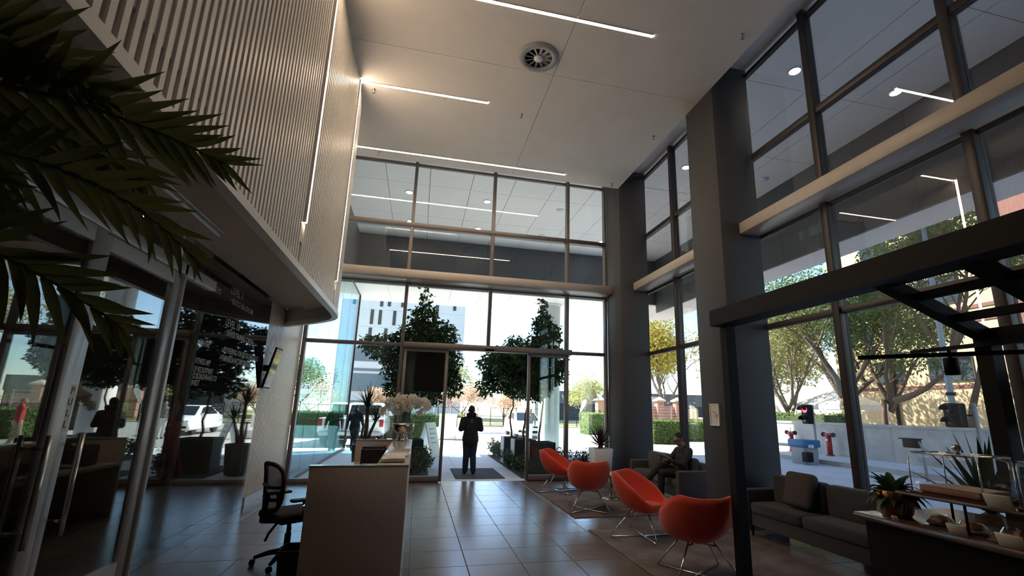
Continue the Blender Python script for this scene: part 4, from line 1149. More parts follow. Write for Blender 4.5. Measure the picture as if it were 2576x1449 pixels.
def traffic(label, x, y, zb, zt, px_, py_, lit, s=1.0, ang=0.0):
    t = thing('traffic_light', label, 'traffic light', (px_, py_, 0), group='two-lamp traffic lights')
    MB().tube([(px_, py_, 0), (px_, py_, zt)], .045, 10).build('pole', m_grey, t)
    h = (zt - zb) / 2
    hd = MB(); hd.box(x - .10, x + .16, y - .18 * s, y + .18 * s, zb, zt)
    hd.build('housing', m_black, t, bevel=.04)
    MB().bar((x + .1, y, (zb + zt) / 2), (px_, py_, (zb + zt) / 2), .04, .04).build('bracket', m_black, t)
    for k, z in enumerate((zt - h / 2, zb + h / 2)):
        on = lit and k == 0
        b = MB(); b.lathe([(0, 0), (h * .32, 0), (h * .34, -.02)], (0, 0, 0), 20)
        me = b.mesh('lens'); me.transform(Matrix.Translation((x - .115, y - .02, z)) @ Matrix.Rotation(-PI / 2 , 4, 'Y'))
        ln = link('lens', me, emis('red_signal', (1.0, .04, .06), 14.0) if on else m_blackg, t)
        v = MB(); seg = 12
        vs = []; fs = []
        for i in range(seg + 1):
            a = -.2 + (PI + .4) * i / seg
            for dx in (-.10, -.30): vs.append((x + dx, y + math.cos(a) * h * .38, z + math.sin(a) * h * .38))
        for i in range(seg): fs.append((2 * i, 2 * i + 1, 2 * i + 3, 2 * i + 2))
        v.add(vs, fs, True); o = v.build('visor', m_black, t, recalc=False)
        o.modifiers.new('thick', 'SOLIDIFY').thickness = .012
traffic('traffic light glowing red beyond the driveway barrier', 14.9, 16.25, 1.32, 2.05, 15.1, 16.15, True)
traffic('dark unlit traffic light on the driveway, nearer the cafe', 12.2, 8.85, 1.45, 2.0, 12.35, 8.50, False)
gp = thing('access_intercom', 'black access intercom on a curved gooseneck post', 'intercom', (13.0, 10.35, 0))
MB().lathe([(.17, 0), (.17, .02), (.05, .05)], (13.0, 10.35, -.02), 16).build('base_plate', m_white, gp)
MB().tube([(13.0, 10.35, 0), (13.0, 10.36, .6), (13.0, 10.34, .85), (13.0, 10.42, 1.0), (13.0, 10.55, 1.03)], .035, 10).build('gooseneck', m_grey, gp)
box('intercom_box', m_black, gp, 12.9, 13.1, 10.42, 10.82, .86, 1.10, bevel=.03); box('hood', m_black, gp, 12.82, 13.1, 10.40, 10.84, 1.08, 1.11)
lp = thing('lamp_post', 'tall pale blue-grey lamp post behind the low wall', 'post', (16.9, 12.3, 0))
MB().tube([(16.9, 12.3, 0), (16.9, 12.25, 3.0), (16.9, 12.2, 9.0)], [.10, .09, .07], 12).build('pole', mat('bluegrey_paint', (.30, .36, .42), .5), lp)
MB().tube([(16.9, 12.25, 2.38), (16.9, 12.25, 2.48)], .13, 12).tube([(16.9, 12.24, 3.1), (16.9, 12.24, 3.18)], .115, 12).build('collar', m_rubber, lp)
gz = thing('gazebo', 'white peaked gazebo tent behind the low wall', 'tent', (20.5, 20.2, 0))
b = MB(); b.add([(19.2, 18.9, 2.2), (22, 18.9, 2.2), (22, 21.7, 2.2), (19.2, 21.7, 2.2), (20.6, 20.3, 3.0), (19.2, 18.9, 1.95), (22, 18.9, 1.95), (22, 21.7, 1.95), (19.2, 21.7, 1.95)], [(0, 1, 4), (1, 2, 4), (2, 3, 4), (3, 0, 4), (5, 6, 1, 0), (6, 7, 2, 1), (7, 8, 3, 2), (8, 5, 0, 3)]); b.build('canvas', m_white, gz)
for x in (19.25, 21.95):
    for y in (18.95, 21.65): MB().tube([(x, y, 0), (x, y, 2.2)], .03, 6).build('leg', m_white, gz)
hedge('sunlit low hedge behind the low wall, under the gazebo', 17.2, 18.2, 17.0, 26.0, 1.75, 55, 2500)

bh = thing('brick_building', 'cream brick building with dark windows behind the low wall', 'building', (27, 14, 0))
m_cream = brickmat('cream_brick', (.62, .47, .28), (.70, .55, .34), (.50, .40, .28), w=.30, h=.10)
m_maroon = mat('maroon_render', (.20, .09, .075), .8)
XB = 24.0
box('wall', m_cream, bh, XB, XB + 8, -6.0, 23.5, 0, 15.0)
for z in (3.0, 5.9, 6.5, 9.4): box('brick_band', m_maroon, bh, XB - .04, XB, -6.0, 23.5, z, z + .16)
for y0 in (12.2, 3.2): box('maroon_pier', m_maroon, bh, XB - .07, XB, y0, y0 + 2.2, 0, 12.0)
for z in (2.0, 3.9, 6.6): box('pier_string', m_brickp, bh, XB - .10, XB - .07, 12.2, 14.4, z, z + .1)
def win(y0, y1, z0, z1):
    f = box('window', m_mulld, bh, XB - .05, XB + .02, y0, y1, z0, z1)
    box('pane', m_carg, f, XB - .06, XB - .05, y0 + .06, (y0 + y1) / 2 - .03, z0 + .06, z1 - .06); box('pane', m_carg, f, XB - .06, XB - .05, (y0 + y1) / 2 + .03, y1 - .06, z0 + .06, z1 - .06)
for y0, y1 in ((19.4, 21.0), (16.2, 18.2), (8.0, 10.4), (4.0, 6.2)):
    win(y0, y1, 3.3, 4.5); win(y0, y1, 6.9, 8.3); win(y0, y1, 10.0, 11.4)
for y in (11.6, 20.0):
    MB().tube([(XB - .12, y, 0), (XB - .12, y, 13)], .09, 8).build('downpipe', m_white if y < 12 else m_black, bh)
MB().box(XB - .08, XB, 11.9, 12.15, 0, 13).build('dark_strip', m_black, bh)  # raised black strip running up the wall
MB().box(XB - .9, XB + 8, -6, 23.6, 14.2, 15.2).build('eaves', m_grey, bh)

tree('bare_tree', 'half-bare olive tree behind the low wall, leftmost', (18.6, 21.4, 0), 9.5, 3.0, lf_olive, m_bark2, 71, 9000, .17, .24, .16, 4, 'trees behind the low wall', .3, nb=5, spread=.6)
tree('thorn_tree', 'green tree with thick leaning dark trunk behind the low wall, middle', (18.4, 17.4, 0), 10.0, 3.0, lf_green, m_bark, 72, 12000, .15, .30, .24, 3, 'trees behind the low wall', .34, nb=5, lean=(-.05, .12))
t3 = tree('thorn_tree', 'dark green tree with forked pale trunk in front of the brick building', (18.9, 16.6, 0), 8.0, 2.6, lf_green, m_bark, 73, 11000, .15, .30, .17, 3, 'trees behind the low wall', .36, nb=4, lean=(.05, -.18))
rg = random.Random(5)
b = MB().tube([(18.6, 15.6, 2.3), (18.5, 14.9, 2.45), (18.4, 14.2, 2.7), (18.35, 13.4, 3.2)], [.14, .12, .10, .05], 8); b.build('side_limb', m_bark, t3)
tree('thorn_tree', 'leafy tree high in front of the brick building, behind the lamp post', (18.8, 13.4, 0), 10.0, 2.8, lf_green, m_bark, 74, 11000, .16, .42, .15, 3, 'trees behind the low wall', .34, nb=4)
tree('bare_tree', 'pale olive tree farthest behind the low wall, against the sky', (20.5, 26.0, 0), 9.5, 3.6, lf_olive, m_bark2, 75, 9000, .24, .25, .16, 3, 'trees behind the low wall', .36, nb=5)
# ------------------------------------------------------------------ reception desk
dk = thing('reception_desk', 'pale grey reception desk with raised counter on the left', 'desk', (-0.48, 7.0, 0))
box('end_panel', m_desk, dk, -0.92, -0.034, 5.02, 5.08, 0.0, 1.085, bevel=.004, seg=1)
box('end_cap', m_desktop, dk, -0.925, -0.030, 5.015, 5.09, 1.085, 1.10)
box('front_panel', m_desk, dk, -0.09, -0.034, 5.08, 8.84, 0.0, 1.06)
box('counter_top', m_desktop, dk, -0.335, -0.028, 5.09, 8.87, 1.06, 1.10, bevel=.004, seg=1)
box('work_top', m_desktop, dk, -0.95, -0.09, 5.08, 8.80, 0.70, 0.74)
box('far_panel', m_desk, dk, -0.94, -0.09, 8.80, 8.87, 0.0, 1.085, bevel=.004, seg=1)
box('far_cap', m_desktop, dk, -0.945, -0.335, 8.795, 8.875, 1.085, 1.10)
box('kick_strip', m_steel, dk, -0.036, -0.028, 5.02, 8.86, 0.0, 0.08)
pn = thing('desk_printer', 'black desk printer standing on the lower desk top', 'printer', (-0.62, 8.3, .74))
box('body', m_plast, pn, -0.78, -0.42, 8.15, 8.55, .74, 1.0, bevel=.02); box('lid', m_plast, pn, -0.77, -0.43, 8.17, 8.54, 1.0, 1.03, bevel=.01); box('paper_tray', m_grey, pn, -0.75, -0.45, 8.02, 8.16, .76, .785)
kb_ = thing('desk_pad', 'pale sheet pad lying on the lower desk top', 'pad', (-0.6, 6.4, .74))
box('cover', m_paper, kb_, -0.72, -0.40, 6.55, 7.0, .74, .765, bevel=.004, seg=1); box('sheet', m_white, kb_, -0.71, -0.41, 6.56, 6.99, .765, .768)
def papers(label, x0, x1, y0, y1, z, n, seed):
    rg = random.Random(seed); t = thing('newspaper', label, 'newspaper', ((x0 + x1) / 2, (y0 + y1) / 2, z), group='newspapers on the counter')
    for k in range(n):
        dx = rg.uniform(-.008, .012); dy = rg.uniform(-.02, .02); zz = z + .001 + k * .009
        b = MB(); m = 8; vs = []; fs = []
        for i in range(m + 1):
            x = x0 + dx + (x1 - x0) * i / m; lift = .012 * math.sin(i / m * PI) ** 2 * (k / n) + .010 * (i / m) ** 4
            for y in (y0 + dy, y1 + dy):
                for h in (0, .007): vs.append((x, y, zz + h + lift))
        for i in range(m):
            a = 4 * i; fs += [(a, a + 4, a + 6, a + 2), (a + 1, a + 3, a + 7, a + 5), (a, a + 1, a + 5, a + 4), (a + 2, a + 6, a + 7, a + 3)]
        fs += [(0, 2, 3, 1), (4 * m, 4 * m + 1, 4 * m + 3, 4 * m + 2)]
        b.add(vs, fs, False).build('folded_section', m_paper, t)
papers('stack of folded newspapers on the counter, nearer the viewer', -0.31, -0.08, 5.20, 5.52, 1.10, 4, 1)
papers('single folded newspaper on the counter, farther along', -0.29, -0.07, 5.75, 6.1, 1.10, 2, 2)

bw = thing('orchid_bowl', 'polished silver footed bowl at the far end of the counter', 'bowl', (-0.19, 8.55, 1.10))
MB().lathe([(0.0, 0.0), (.10, .0), (.102, .014), (.085, .024), (.078, .06), (.088, .067), (.088, .077), (.05, .084), (.125, .12), (.168, .18), (.18, .25), (.175, .275), (.167, .275), (.17, .245), (.157, .18), (.105, .125), (0, .12)], (-.19, 8.55, 1.10), 40, close=False).build('bowl', m_steel, bw)
orc = thing('orchid', 'white moth orchid arrangement with arching flower stems in the silver bowl', 'plant', (-0.19, 8.55, 1.33))
MB().lathe([(.0, .0), (.155, .0), (.14, .02), (0, .03)], (-.19, 8.55, 1.33), 24, close=False).build('moss', mat('moss', (.05, .05, .025), .95, bump=.5, scale=60), orc)
rg = random.Random(9)
for k in range(9):
    mb = MB(); a = 2 * PI * k / 9; blade(mb, (-.19, 8.55, 1.34), (math.cos(a), math.sin(a), .55), .24, .042, rg, .8); mb.build('leaf', lf_drac, orc, recalc=False)
petal = MB()
for q in range(5):
    a = PI / 2 + 2 * PI * q / 5; w = .026 if q in (1, 4) else .017; L = .042
    d = Vector((math.cos(a), 0, math.sin(a))); s = Vector((-math.sin(a), 0, math.cos(a)))
    petal.add([(0, 0, 0), tuple(d * L * .5 + s * w + Vector((0, -.006, 0))), tuple(d * L + Vector((0, .004, 0))), tuple(d * L * .5 - s * w + Vector((0, -.006, 0)))], [(0, 1, 2), (0, 2, 3)])
petal.ball((0, -.008, -.003), .008, 6, 4)
pme = petal.mesh('flower'); pme.materials.append(lf_petal)
nfl = 0
for (dx, dy, hx, n) in ((-.02, -.02, -.34, 16), (.0, .02, -.17, 18), (.03, -.02, .02, 20), (.03, .03, .24, 16), (.05, 0, .36, 14), (-.04, .01, -.06, 18)):
    pts = []
    for k in range(13):
        t = k / 12
        pts.append(Vector((-.19 + dx + hx * t ** 1.6, 8.55 + dy + .02 * t, 1.34 + .46 * math.sin(min(t, 1) * PI * .66) - (.14 * max(0, t - .6) / .4))))
    MB().tube(pts, .004, 5).build('flower_stem', mat('orchid_stem', (.10, .16, .05), .5), orc)
    for k in range(n):
        t = .42 + .58 * k / n; i = min(int(t * 12), 11); p = pts[i].lerp(pts[i + 1], t * 12 - i)
        o = bpy.data.objects.new('flower', pme); COL.objects.link(o); o.parent = orc
        o.location = p + Vector((rg.uniform(-.05, .05), rg.uniform(-.06, .02), rg.uniform(-.12, .06))) - orc.location
        o.rotation_euler = (rg.uniform(-.5, .3), rg.uniform(-.4, .4), rg.uniform(-.9, .9)); o.scale = (rg.uniform(1.3, 1.7),) * 3; nfl += 1

# ---- office chair
oc_ = thing('office_chair', 'black mesh-back office chair behind the reception desk', 'chair', (-1.24, 6.05, 0), rz=math.radians(-52))
def LB(name, m, bevel=.0, **k): return None
C0 = oc_
for k in range(5):
    a = 2 * PI * k / 5 + .35
    ca, sa = math.cos(a), math.sin(a)
    lg = MB().tube([(ca * .03, sa * .03, .13), (ca * .17, sa * .17, .115), (ca * .30, sa * .30, .075)], [.032, .026, .018], 8).build('leg', m_plast, C0, world=False)
    wh = MB().lathe([(0, -.018), (.03, -.018), (.03, .018), (0, .018)], (0, 0, 0), 14, close=False)
    me = wh.mesh('castor'); me.transform(Matrix.Translation((ca * .31, sa * .31, .031)) @ Matrix.Rotation(a + 1.2, 4, 'Z') @ Matrix.Rotation(PI / 2, 4, 'X'))
    link('castor', me, m_rubber, lg, world=False)
MB().tube([(0, 0, .10), (0, 0, .30)], .032, 12).tube([(0, 0, .28), (0, 0, .43)], .022, 12).build('gas_column', m_plast, C0, world=False)
MB().box(-.11, .11, -.14, .12, .41, .45).build('mechanism', m_plast, C0, world=False, bevel=.01)
MB().box(-.25, .25, -.24, .25, .45, .54).build('seat', mat('black_seat_fabric', (.015, .015, .017), .9, bump=.1, scale=100), C0, world=False, bevel=.04, seg=3)
MB().tube([(.10, -.05, .43), (.24, -.10, .40), (.30, -.14, .33)], .010, 6).build('lever', m_plast, C0, world=False)
MB().tube([(.06, -.16, .43), (.12, -.26, .36), (.15, -.30, .30)], .014, 6).build('lever', m_plast, C0, world=False)
MB().bar((0, -.10, .43), (0, -.30, .46), .07, .03).bar((0, -.29, .45), (0, -.27, .74), .08, .025, (0, 1, 0)).build('spine', m_plast, C0, world=False)
rim = []
for k in range(25):
    a = 2 * PI * k / 24; ca, sa = math.cos(a), math.sin(a)
    x = .225 * (abs(ca) ** .62) * (1 if ca > 0 else -1); z = .79 + .24 * (abs(sa) ** .62) * (1 if sa > 0 else -1)
    x *= (.82 + .18 * (z - .55) / .48)
    rim.append((x, -.25 - .10 * (z - .55) + .07 * (x / .22) ** 2, z))
MB().tube(rim, .022, 8, caps=False).build('back_frame', m_plast, C0, world=False)
mesh_m = glass('chair_mesh', (.25, .25, .25), .02); 
cx = (0, -.275, .79)
b = MB(); b.add([cx] + rim[:24], [(0, 1 + i, 1 + (i + 1) % 24) for i in range(24)], True).build('back_mesh', mesh_m, C0, world=False, recalc=False)
MB().tube([(-.20, -.235, .80), (0, -.265, .785), (.20, -.235, .80)], .018, 6).tube([(-.18, -.225, .68), (0, -.255, .66), (.18, -.225, .68)], .020, 6).build('lumbar_bar', m_plast, C0, world=False)
for s in (-1, 1):
    MB().tube([(s * .20, .0, .45), (s * .30, .0, .48), (s * .30, -.02, .66)], .018, 8).build('arm_post', m_plast, C0, world=False)
    MB().box(s * .30 - .04, s * .30 + .04, -.16, .12, .66, .69).build('arm_pad', m_plast, C0, world=False, bevel=.012)
pc = thing('waste_bin', 'black office waste bin on the floor behind the desk end', 'bin', (-1.04, 5.45, 0))
b = MB(); s0 = [(-.10, -.14), (.10, -.14), (.10, .14), (-.10, .14)]
b.add([(-1.04 + x, 5.45 + y, 0) for x, y in s0] + [(-1.04 + x * 1.12, 5.45 + y * 1.12, .30) for x, y in s0] + [(-1.04 + x * 1.05, 5.45 + y * 1.05, .30) for x, y in s0] + [(-1.04 + x * .95, 5.45 + y * .95, .02) for x, y in s0],
      [(3, 2, 1, 0)] + [(i, (i + 1) % 4, 4 + (i + 1) % 4, 4 + i) for i in range(4)] + [(4 + i, 4 + (i + 1) % 4, 8 + (i + 1) % 4, 8 + i) for i in range(4)] + [(8 + i, 8 + (i + 1) % 4, 12 + (i + 1) % 4, 12 + i) for i in range(4)] + [(12, 13, 14, 15)]).build('tub', m_plast, pc)
b = MB()
for q in ((-1.155, -.925, 5.29, 5.302), (-1.155, -.925, 5.598, 5.61), (-1.155, -1.143, 5.302, 5.598), (-.937, -.925, 5.302, 5.598)): b.box(q[0], q[1], q[2], q[3], .295, .31)
b.build('rim', m_plast, pc)

# ---- hanging display panel at the left door leaf
dp = thing('display_screen', 'black display panel standing behind the left door leaf', 'screen', (0.27, 11.95, 0))
box('screen_body', m_plast, dp, -0.10, 0.60, 11.92, 11.97, 2.0, 2.98, bevel=.008, seg=1)
box('screen_glass', m_blackg, dp, -0.08, 0.58, 11.912, 11.92, 2.02, 2.96)
box('post', m_mulld, dp, -0.36, -0.12, 11.92, 12.0, 0.0, 3.0, bevel=.006, seg=1)
box('bracket', m_mulld, dp, -0.13, -0.08, 11.93, 11.97, 2.3, 2.4)

# ------------------------------------------------------------------ rugs
m_rug = mat('worn_rug', (.13, .11, .105), .95, var=.55, scale=2.2, bump=.2)
m_rug2 = mat('rug_fringe', (.07, .07, .08), .95)
def rug(label, x0, x1, y0, y1, seed):
    rg = random.Random(seed); t = thing('rug', label, 'rug', ((x0 + x1) / 2, (y0 + y1) / 2, 0), group='worn area rugs')
    box('pile', m_rug, t, x0, x1, y0, y1, .0005, .012, bevel=.003, seg=1)
    b = MB()
    for yy, s in ((y0, -1), (y1, 1)):
        x = x0
        while x < x1:
            b.bar((x, yy, .006), (x + rg.gauss(0, .006), yy + s * rg.uniform(.03, .055), .003), .006, .004); x += .02
    b.build('fringe', m_rug2, t, kind='stuff')
rug('worn grey-brown rug under the two far orange chairs', 2.545, 4.45, 7.72, 10.50, 1)
rug('worn grey-brown rug under the two near orange chairs', 2.495, 4.45, 3.90, 6.92, 2)

# ------------------------------------------------------------------ orange shell chairs
def shell_chair():
    nphi, nv = 48, 12
    zb = .30
    def rim_pt(phi):
        """phi 0 = middle of the back, pi = middle of the front lip"""
        a = abs((phi + PI) % (2 * PI) - PI); sg_ = 1 if math.sin(phi) >= 0 else -1
        s = math.sin(a); c = math.cos(a)
        x = .345 * s ** .72 * (1 - .10 * max(0, c)); y = -.31 * math.copysign(abs(c) ** .8, c)
        t = min(max((a - .75) / 1.75, 0), 1); t = t * t * (3 - 2 * t)
        z = .80 - .36 * t - .02 * max(0, math.cos(a * 2.2)) * (a < .7)
        y -= .07 * (1 - t) * max(0, c)
        return sg_ * x, y, z
    def P(phi, v, off):
        x, y, z = rim_pt(phi)
        r = math.sin(v * PI / 2) ** .85
        k = 1 - off / .34 * min(1, v * 1.5)
        back = max(0, (z - .44) / .36)
        zz = zb + (z - zb) * (v ** (1.9 + .5 * (1 - back))) + off * (1 - v ** 2) * .9
        return (x * r * k, y * r * k + .03 * (1 - v), zz)
    me = MB(); vs = []; fs = []
    for off in (0.0, .034):
        for j in range(nv + 1):
            for i in range(nphi): vs.append(P(2 * PI * i / nphi, max(j / nv, .03), off))
    L = (nv + 1) * nphi
    for j in range(nv):
        for i in range(nphi):
            a = j * nphi + i; b_ = j * nphi + (i + 1) % nphi; c = b_ + nphi; d = a + nphi
            fs.append((a, d, c, b_)); fs.append((L + a, L + b_, L + c, L + d))
    for i in range(nphi):
        a = nv * nphi + i; b_ = nv * nphi + (i + 1) % nphi; fs.append((a, L + a, L + b_, b_))
    fs.append(tuple(range(nphi))); fs.append(tuple(L + k for k in range(nphi - 1, -1, -1)))
    me.add(vs, fs, True)
    t = thing('lounge_chair', 'x', 'chair', (0, 0, 0), group='orange shell chairs')
    me.build('shell', m_orange, t, world=False)
    MB().lathe([(0, 0), (.19, .002), (.235, .018), (.24, .035), (.20, .055), (0, .062)], (0, .05, zb + .055), 32, close=False).build('seat_cushion', m_orange, t, world=False)
    for sx in (-1, 1):
        for sy in (-1, 1):
            MB().tube([(sx * .12, sy * .11 + .02, zb + .03), (sx * .31, sy * .31, .012)], .0085, 8).build('leg', m_chrome, t, world=False)
        MB().tube([(-.31, -.31 * sx, .010), (0, 0, .010 + .004 * sx), (.31, .31 * sx, .010)], .0085, 8).build('skid', m_chrome, t, world=False)
    MB().tube([(-.13, -.1, zb + .0), (.13, .13, zb + .0)], .010, 8).tube([(-.13, .13, zb), (.13, -.1, zb)], .010, 8).build('under_frame', m_chrome, t, world=False)
    return t
ch0 = shell_chair()
for k, (x, y, a, lb) in enumerate(((2.98, 10.12, -122, 'orange shell chair farthest away, on the far rug near the door'), (2.96, 8.22, -14, 'orange shell chair seen from behind on the far rug'), (3.10, 6.48, -138, 'orange shell chair with its seat showing, between the two rugs'), (2.98, 4.92, -12, 'orange shell chair nearest the viewer, half hidden by the black cafe post'))):
    c = ch0 if k == 0 else copy_tree(ch0)
    c.location = (x, y, .012); c.rotation_euler = (0, 0, math.radians(a)); c['label'] = lb; c.scale = (1.06, 1.06, 1.03) if k < 3 else (1.1, 1.1, 1.03)
st = thing('side_table', 'small round side table behind the orange chairs', 'table', (3.75, 9.2, .012))
MB().lathe([(0, .44), (.24, .44), (.25, .45), (.25, .462), (0, .465)], (3.75, 9.2, .012), 32, close=False).build('table_top', m_white, st)
MB().tube([(3.75, 9.2, .015), (3.75, 9.2, .455)], .025, 12).build('stem', m_steel, st)
MB().lathe([(0, 0), (.17, 0), (.17, .008), (.04, .02)], (3.75, 9.2, .012), 28).build('foot', m_steel, st)

# ------------------------------------------------------------------ sofas along the side glazing
def sofa(label, y0, y1, x0, x1, m, tag_):
    t = thing('sofa', label, 'sofa', ((x0 + x1) / 2, (y0 + y1) / 2, 0), group='grey sofas along the side glazing')
    box('base', m, t, x0 + .04, x1, y0 + .02, y1 - .02, .15, .32, bevel=.015)
    box('backrest', m, t, x1 - .17, x1, y0 + .1, y1 - .1, .30, .74, bevel=.05, seg=3)
    for a, c in ((y0, y0 + .13), (y1 - .13, y1)): box('arm', m, t, x0, x1, a, c, .15, .62, bevel=.03, seg=3)
    n = 2; L = (y1 - y0 - .28) / n
    for k in range(n):
        a = y0 + .14 + k * L
        box('seat_cushion', m, t, x0 + .01, x1 - .16, a + .005, a + L - .005, .32, .46, bevel=.04, seg=3)
        box('back_cushion', m, t, x1 - .34, x1 - .15, a + .02, a + L - .02, .44, .82, bevel=.06, seg=3)
    for a in (y0 + .08, y1 - .08):
        for x in (x0 + .08, x1 - .08): MB().tube([(x, a, 0), (x, a, .16)], [.014, .022], 8).build('leg', m_black, t)
    return t
sofa('grey two-seat sofa between the columns with the reading man on it', 8.20, 10.30, 4.66, 5.36, m_sofa2, 1)
sofa('dark charcoal sofa beside the near column, behind the cafe counter', 4.25, 6.40, 4.62, 5.34, m_sofa, 2)
cu = MB().box(-.07, .07, -.24, .24, -.22, .22).build('throw_cushion', mat('mushroom_cushion', (.055, .045, .042), .9, bump=.1, scale=90), None, bevel=.065, seg=4)
cu.location = (4.93, 5.62, .70); cu.rotation_euler = (0, math.radians(14), 0); tag(cu, 'dark scatter cushion leaning in the charcoal sofa', 'cushion')

# ------------------------------------------------------------------ cafe frame and counter
pg = thing('cafe_kiosk', 'black steel kiosk frame with sloping roof over the cafe counter', 'frame', (3.14, 3.0, 0))
XA, XBk = 3.03, 4.07
box('front_post', m_black, pg, XA + .065, XA + .175, 4.36, 4.46, 0, 2.58)
box('front_post', m_black, pg, XA - .05, XA + .05, .0, .10, 0, 2.58)
box('front_beam', m_black, pg, XA - .05, XA + .18, -.1, 4.46, 2.55, 2.72)
box('rear_post', m_black, pg, XBk - .055, XBk + .055, 2.58, 2.69, 0, 2.20)
box('rear_post', m_black, pg, XBk - .055, XBk + .055, -.1, 0.01, 0, 2.20)
box('rear_beam', m_black, pg, XBk - .055, XBk + .055, -.1, 2.69, 2.18, 2.30)
for y in (2.60, 2.04, .9): MB().bar((XA, y, 2.62), (XBk, y + .03, 2.25), .085, .09).build('rafter', m_black, pg)
for t_ in (.36, .70):
    x = XA + (XBk - XA) * t_; z = 2.62 + (2.25 - 2.62) * t_
    MB().bar((x, 2.63, z), (x, -.1, z), .05, .055).build('purlin', m_black, pg)
MB().bar((XA + .3, 3.05, 2.10), (XBk + .2, 2.0, 2.10), .03, .03).build('lamp_rail', m_black, pg)
MB().bar((4.0, 3.15, 2.185), (4.0, 1.6, 2.185), .03, .03).build('lamp_rail', m_black, pg)
sl = thing('spotlight', 'black cylinder spotlight hanging from the cafe rail', 'light', (4.0, 2.86, 1.99))
MB().tube([(4.0, 2.86, 2.17), (4.0, 2.86, 2.10)], .012, 8).build('stem', m_black, sl)
MB().lathe([(0, .12), (.045, .12), (.048, .115), (.048, -.01), (.043, -.01), (.043, .02)], (4.0, 2.86, 1.99), 24, close=False).build('can', m_black, sl)
MB().lathe([(0, 0), (.042, 0)], (4.0, 2.86, 2.0), 20, close=False).build('lamp_face', mat('lamp_face', (.55, .5, .45), .3), sl, recalc=False)
ms = thing('menu_board', 'white menu board with dark frame behind the cafe post', 'sign', (4.5, 2.4, 1.4))
ct = thing('cafe_counter', 'dark wooden cafe counter at the right edge', 'counter', (3.5, 1.5, 0))
box('cabinet', m_black, ct, 3.10, 3.86, -.6, 2.95, 0, .96)
box('counter_top', m_wood, ct, 3.05, 3.92, -.65, 3.0, .96, 1.0, bevel=.006, seg=1)
box('pastry_mat', mat('walnut_board', (.07, .03, .02), .3, scale=5, var=.3), ct, 3.10, 3.5, .4, 2.55, 1.0, 1.008)
ms_f = box('board_frame', m_black, ms, 4.46, 4.50, 1.9, 2.55, 1.62, 2.02); box('board_face', m_white, ms, 4.452, 4.46, 1.93, 2.52, 1.66, 1.99)
box('board_post', m_black, ms, 4.47, 4.50, 2.2, 2.24, 0, 1.65)
# raised glass shelf with display domes
sh = thing('display_shelf', 'narrow raised dark shelf on thin legs on the cafe counter', 'shelf', (3.28, 1.8, 1.0))
box('board', m_wood, sh, 3.10, 3.46, .3, 2.70, 1.165, 1.185, bevel=.004, seg=1)
for x, y in ((3.13, 2.30), (3.43, 2.60), (3.13, .5), (3.43, .5), (3.13, 1.4)): MB().tube([(x, y, 1.0), (x, y, 1.165)], .008, 6).build('leg', m_black, sh)
def dome(label, y0, y1, x0, x1, z, h):
    t = thing('cake_dome', label, 'dome', ((x0 + x1) / 2, (y0 + y1) / 2, z), group='clear display domes')
    box('tray', m_wood, t, x0 - .01, x1 + .01, y0 - .01, y1 + .01, z, z + .012)
    MB().box(x0, x1, y0, y1, z + .013, z + h).build('cover', m_cloche, t, bevel=.03, seg=3)
    b = MB()
    for sx in (x0, x1):
        for sy in (y0, y1): b.tube([(sx, sy, z + .015), (sx, sy, z + h - .03)], .004, 5)
        b.tube([(sx, y0 + .03, z + h), (sx, y1 - .03, z + h)], .004, 5)
    for sy in (y0, y1): b.tube([(x0 + .03, sy, z + h), (x1 - .03, sy, z + h)], .004, 5)
    b.build('edge_trim', m_chrome, t)
    MB().lathe([(.012, 0), (.018, .004), (.009, .014), (.02, .024), (.027, .038), (.022, .054), (0, .06)], ((x0 + x1) / 2, (y0 + y1) / 2, z + h), 16, close=False).build('knob', m_chrome, t)
dome('clear rectangular cake dome with round knob on the shelf', 2.19, 2.60, 3.13, 3.42, 1.187, .25)
dome('clear cake dome at the right edge with baked goods inside', 1.60, 2.02, 3.13, 3.42, 1.187, .25)
ck = thing('cake', 'flat pink-brown sheet cake under the first dome', 'cake', (3.28, 2.39, 1.199))
box('sponge', mat('cake_sponge', (.42, .22, .16), .8, bump=.3, scale=60), ck, 3.15, 3.40, 2.22, 2.57, 1.2, 1.235, bevel=.008); box('icing', mat('cake_icing', (.5, .34, .30), .5), ck, 3.152, 3.398, 2.222, 2.568, 1.235, 1.243)
rg = random.Random(12)
m_pastry = mat('pastry_crust', (.45, .20, .08), .6, var=.3, scale=30, bump=.3); m_film = glass('cling_film', (.9, .9, .92), .10, .08)
for k in range(5):
    x, y = 3.28 + rg.uniform(-.06, .06), 1.66 + k * .07
    o = MB().ball((x, y, 1.235), (.05, .035, .032), 12, 8).build('pastry_roll', m_pastry, None); tag(o, ('baked roll under the right dome, %s of the row' % ('first', 'second', 'third', 'fourth', 'last')[k]), 'pastry', 'baked rolls under the dome')
def card(label, x, y, z, w, h, a):
    o = MB().box(-.004, .004, -w / 2, w / 2, 0, h).build('price_card', m_paper, None, bevel=.001, seg=1); o.location = (x, y, z); o.rotation_euler = (0, math.radians(-20), math.radians(a)); tag(o, label, 'card', 'blank price cards on the counter')
card('price card leaning on the raised shelf between the domes', 3.10, 2.09, 1.186, .13, .075, 0)
card('price card among the pastries, nearest the copper pot', 3.095, 2.33, 1.0, .10, .06, 6)
card('price card in the middle of the pastry row', 3.09, 2.06, 1.0, .13, .07, 0)
card('small white card at the counter edge by the copper pot', 3.075, 2.70, 1.0, .035, .03, 20)
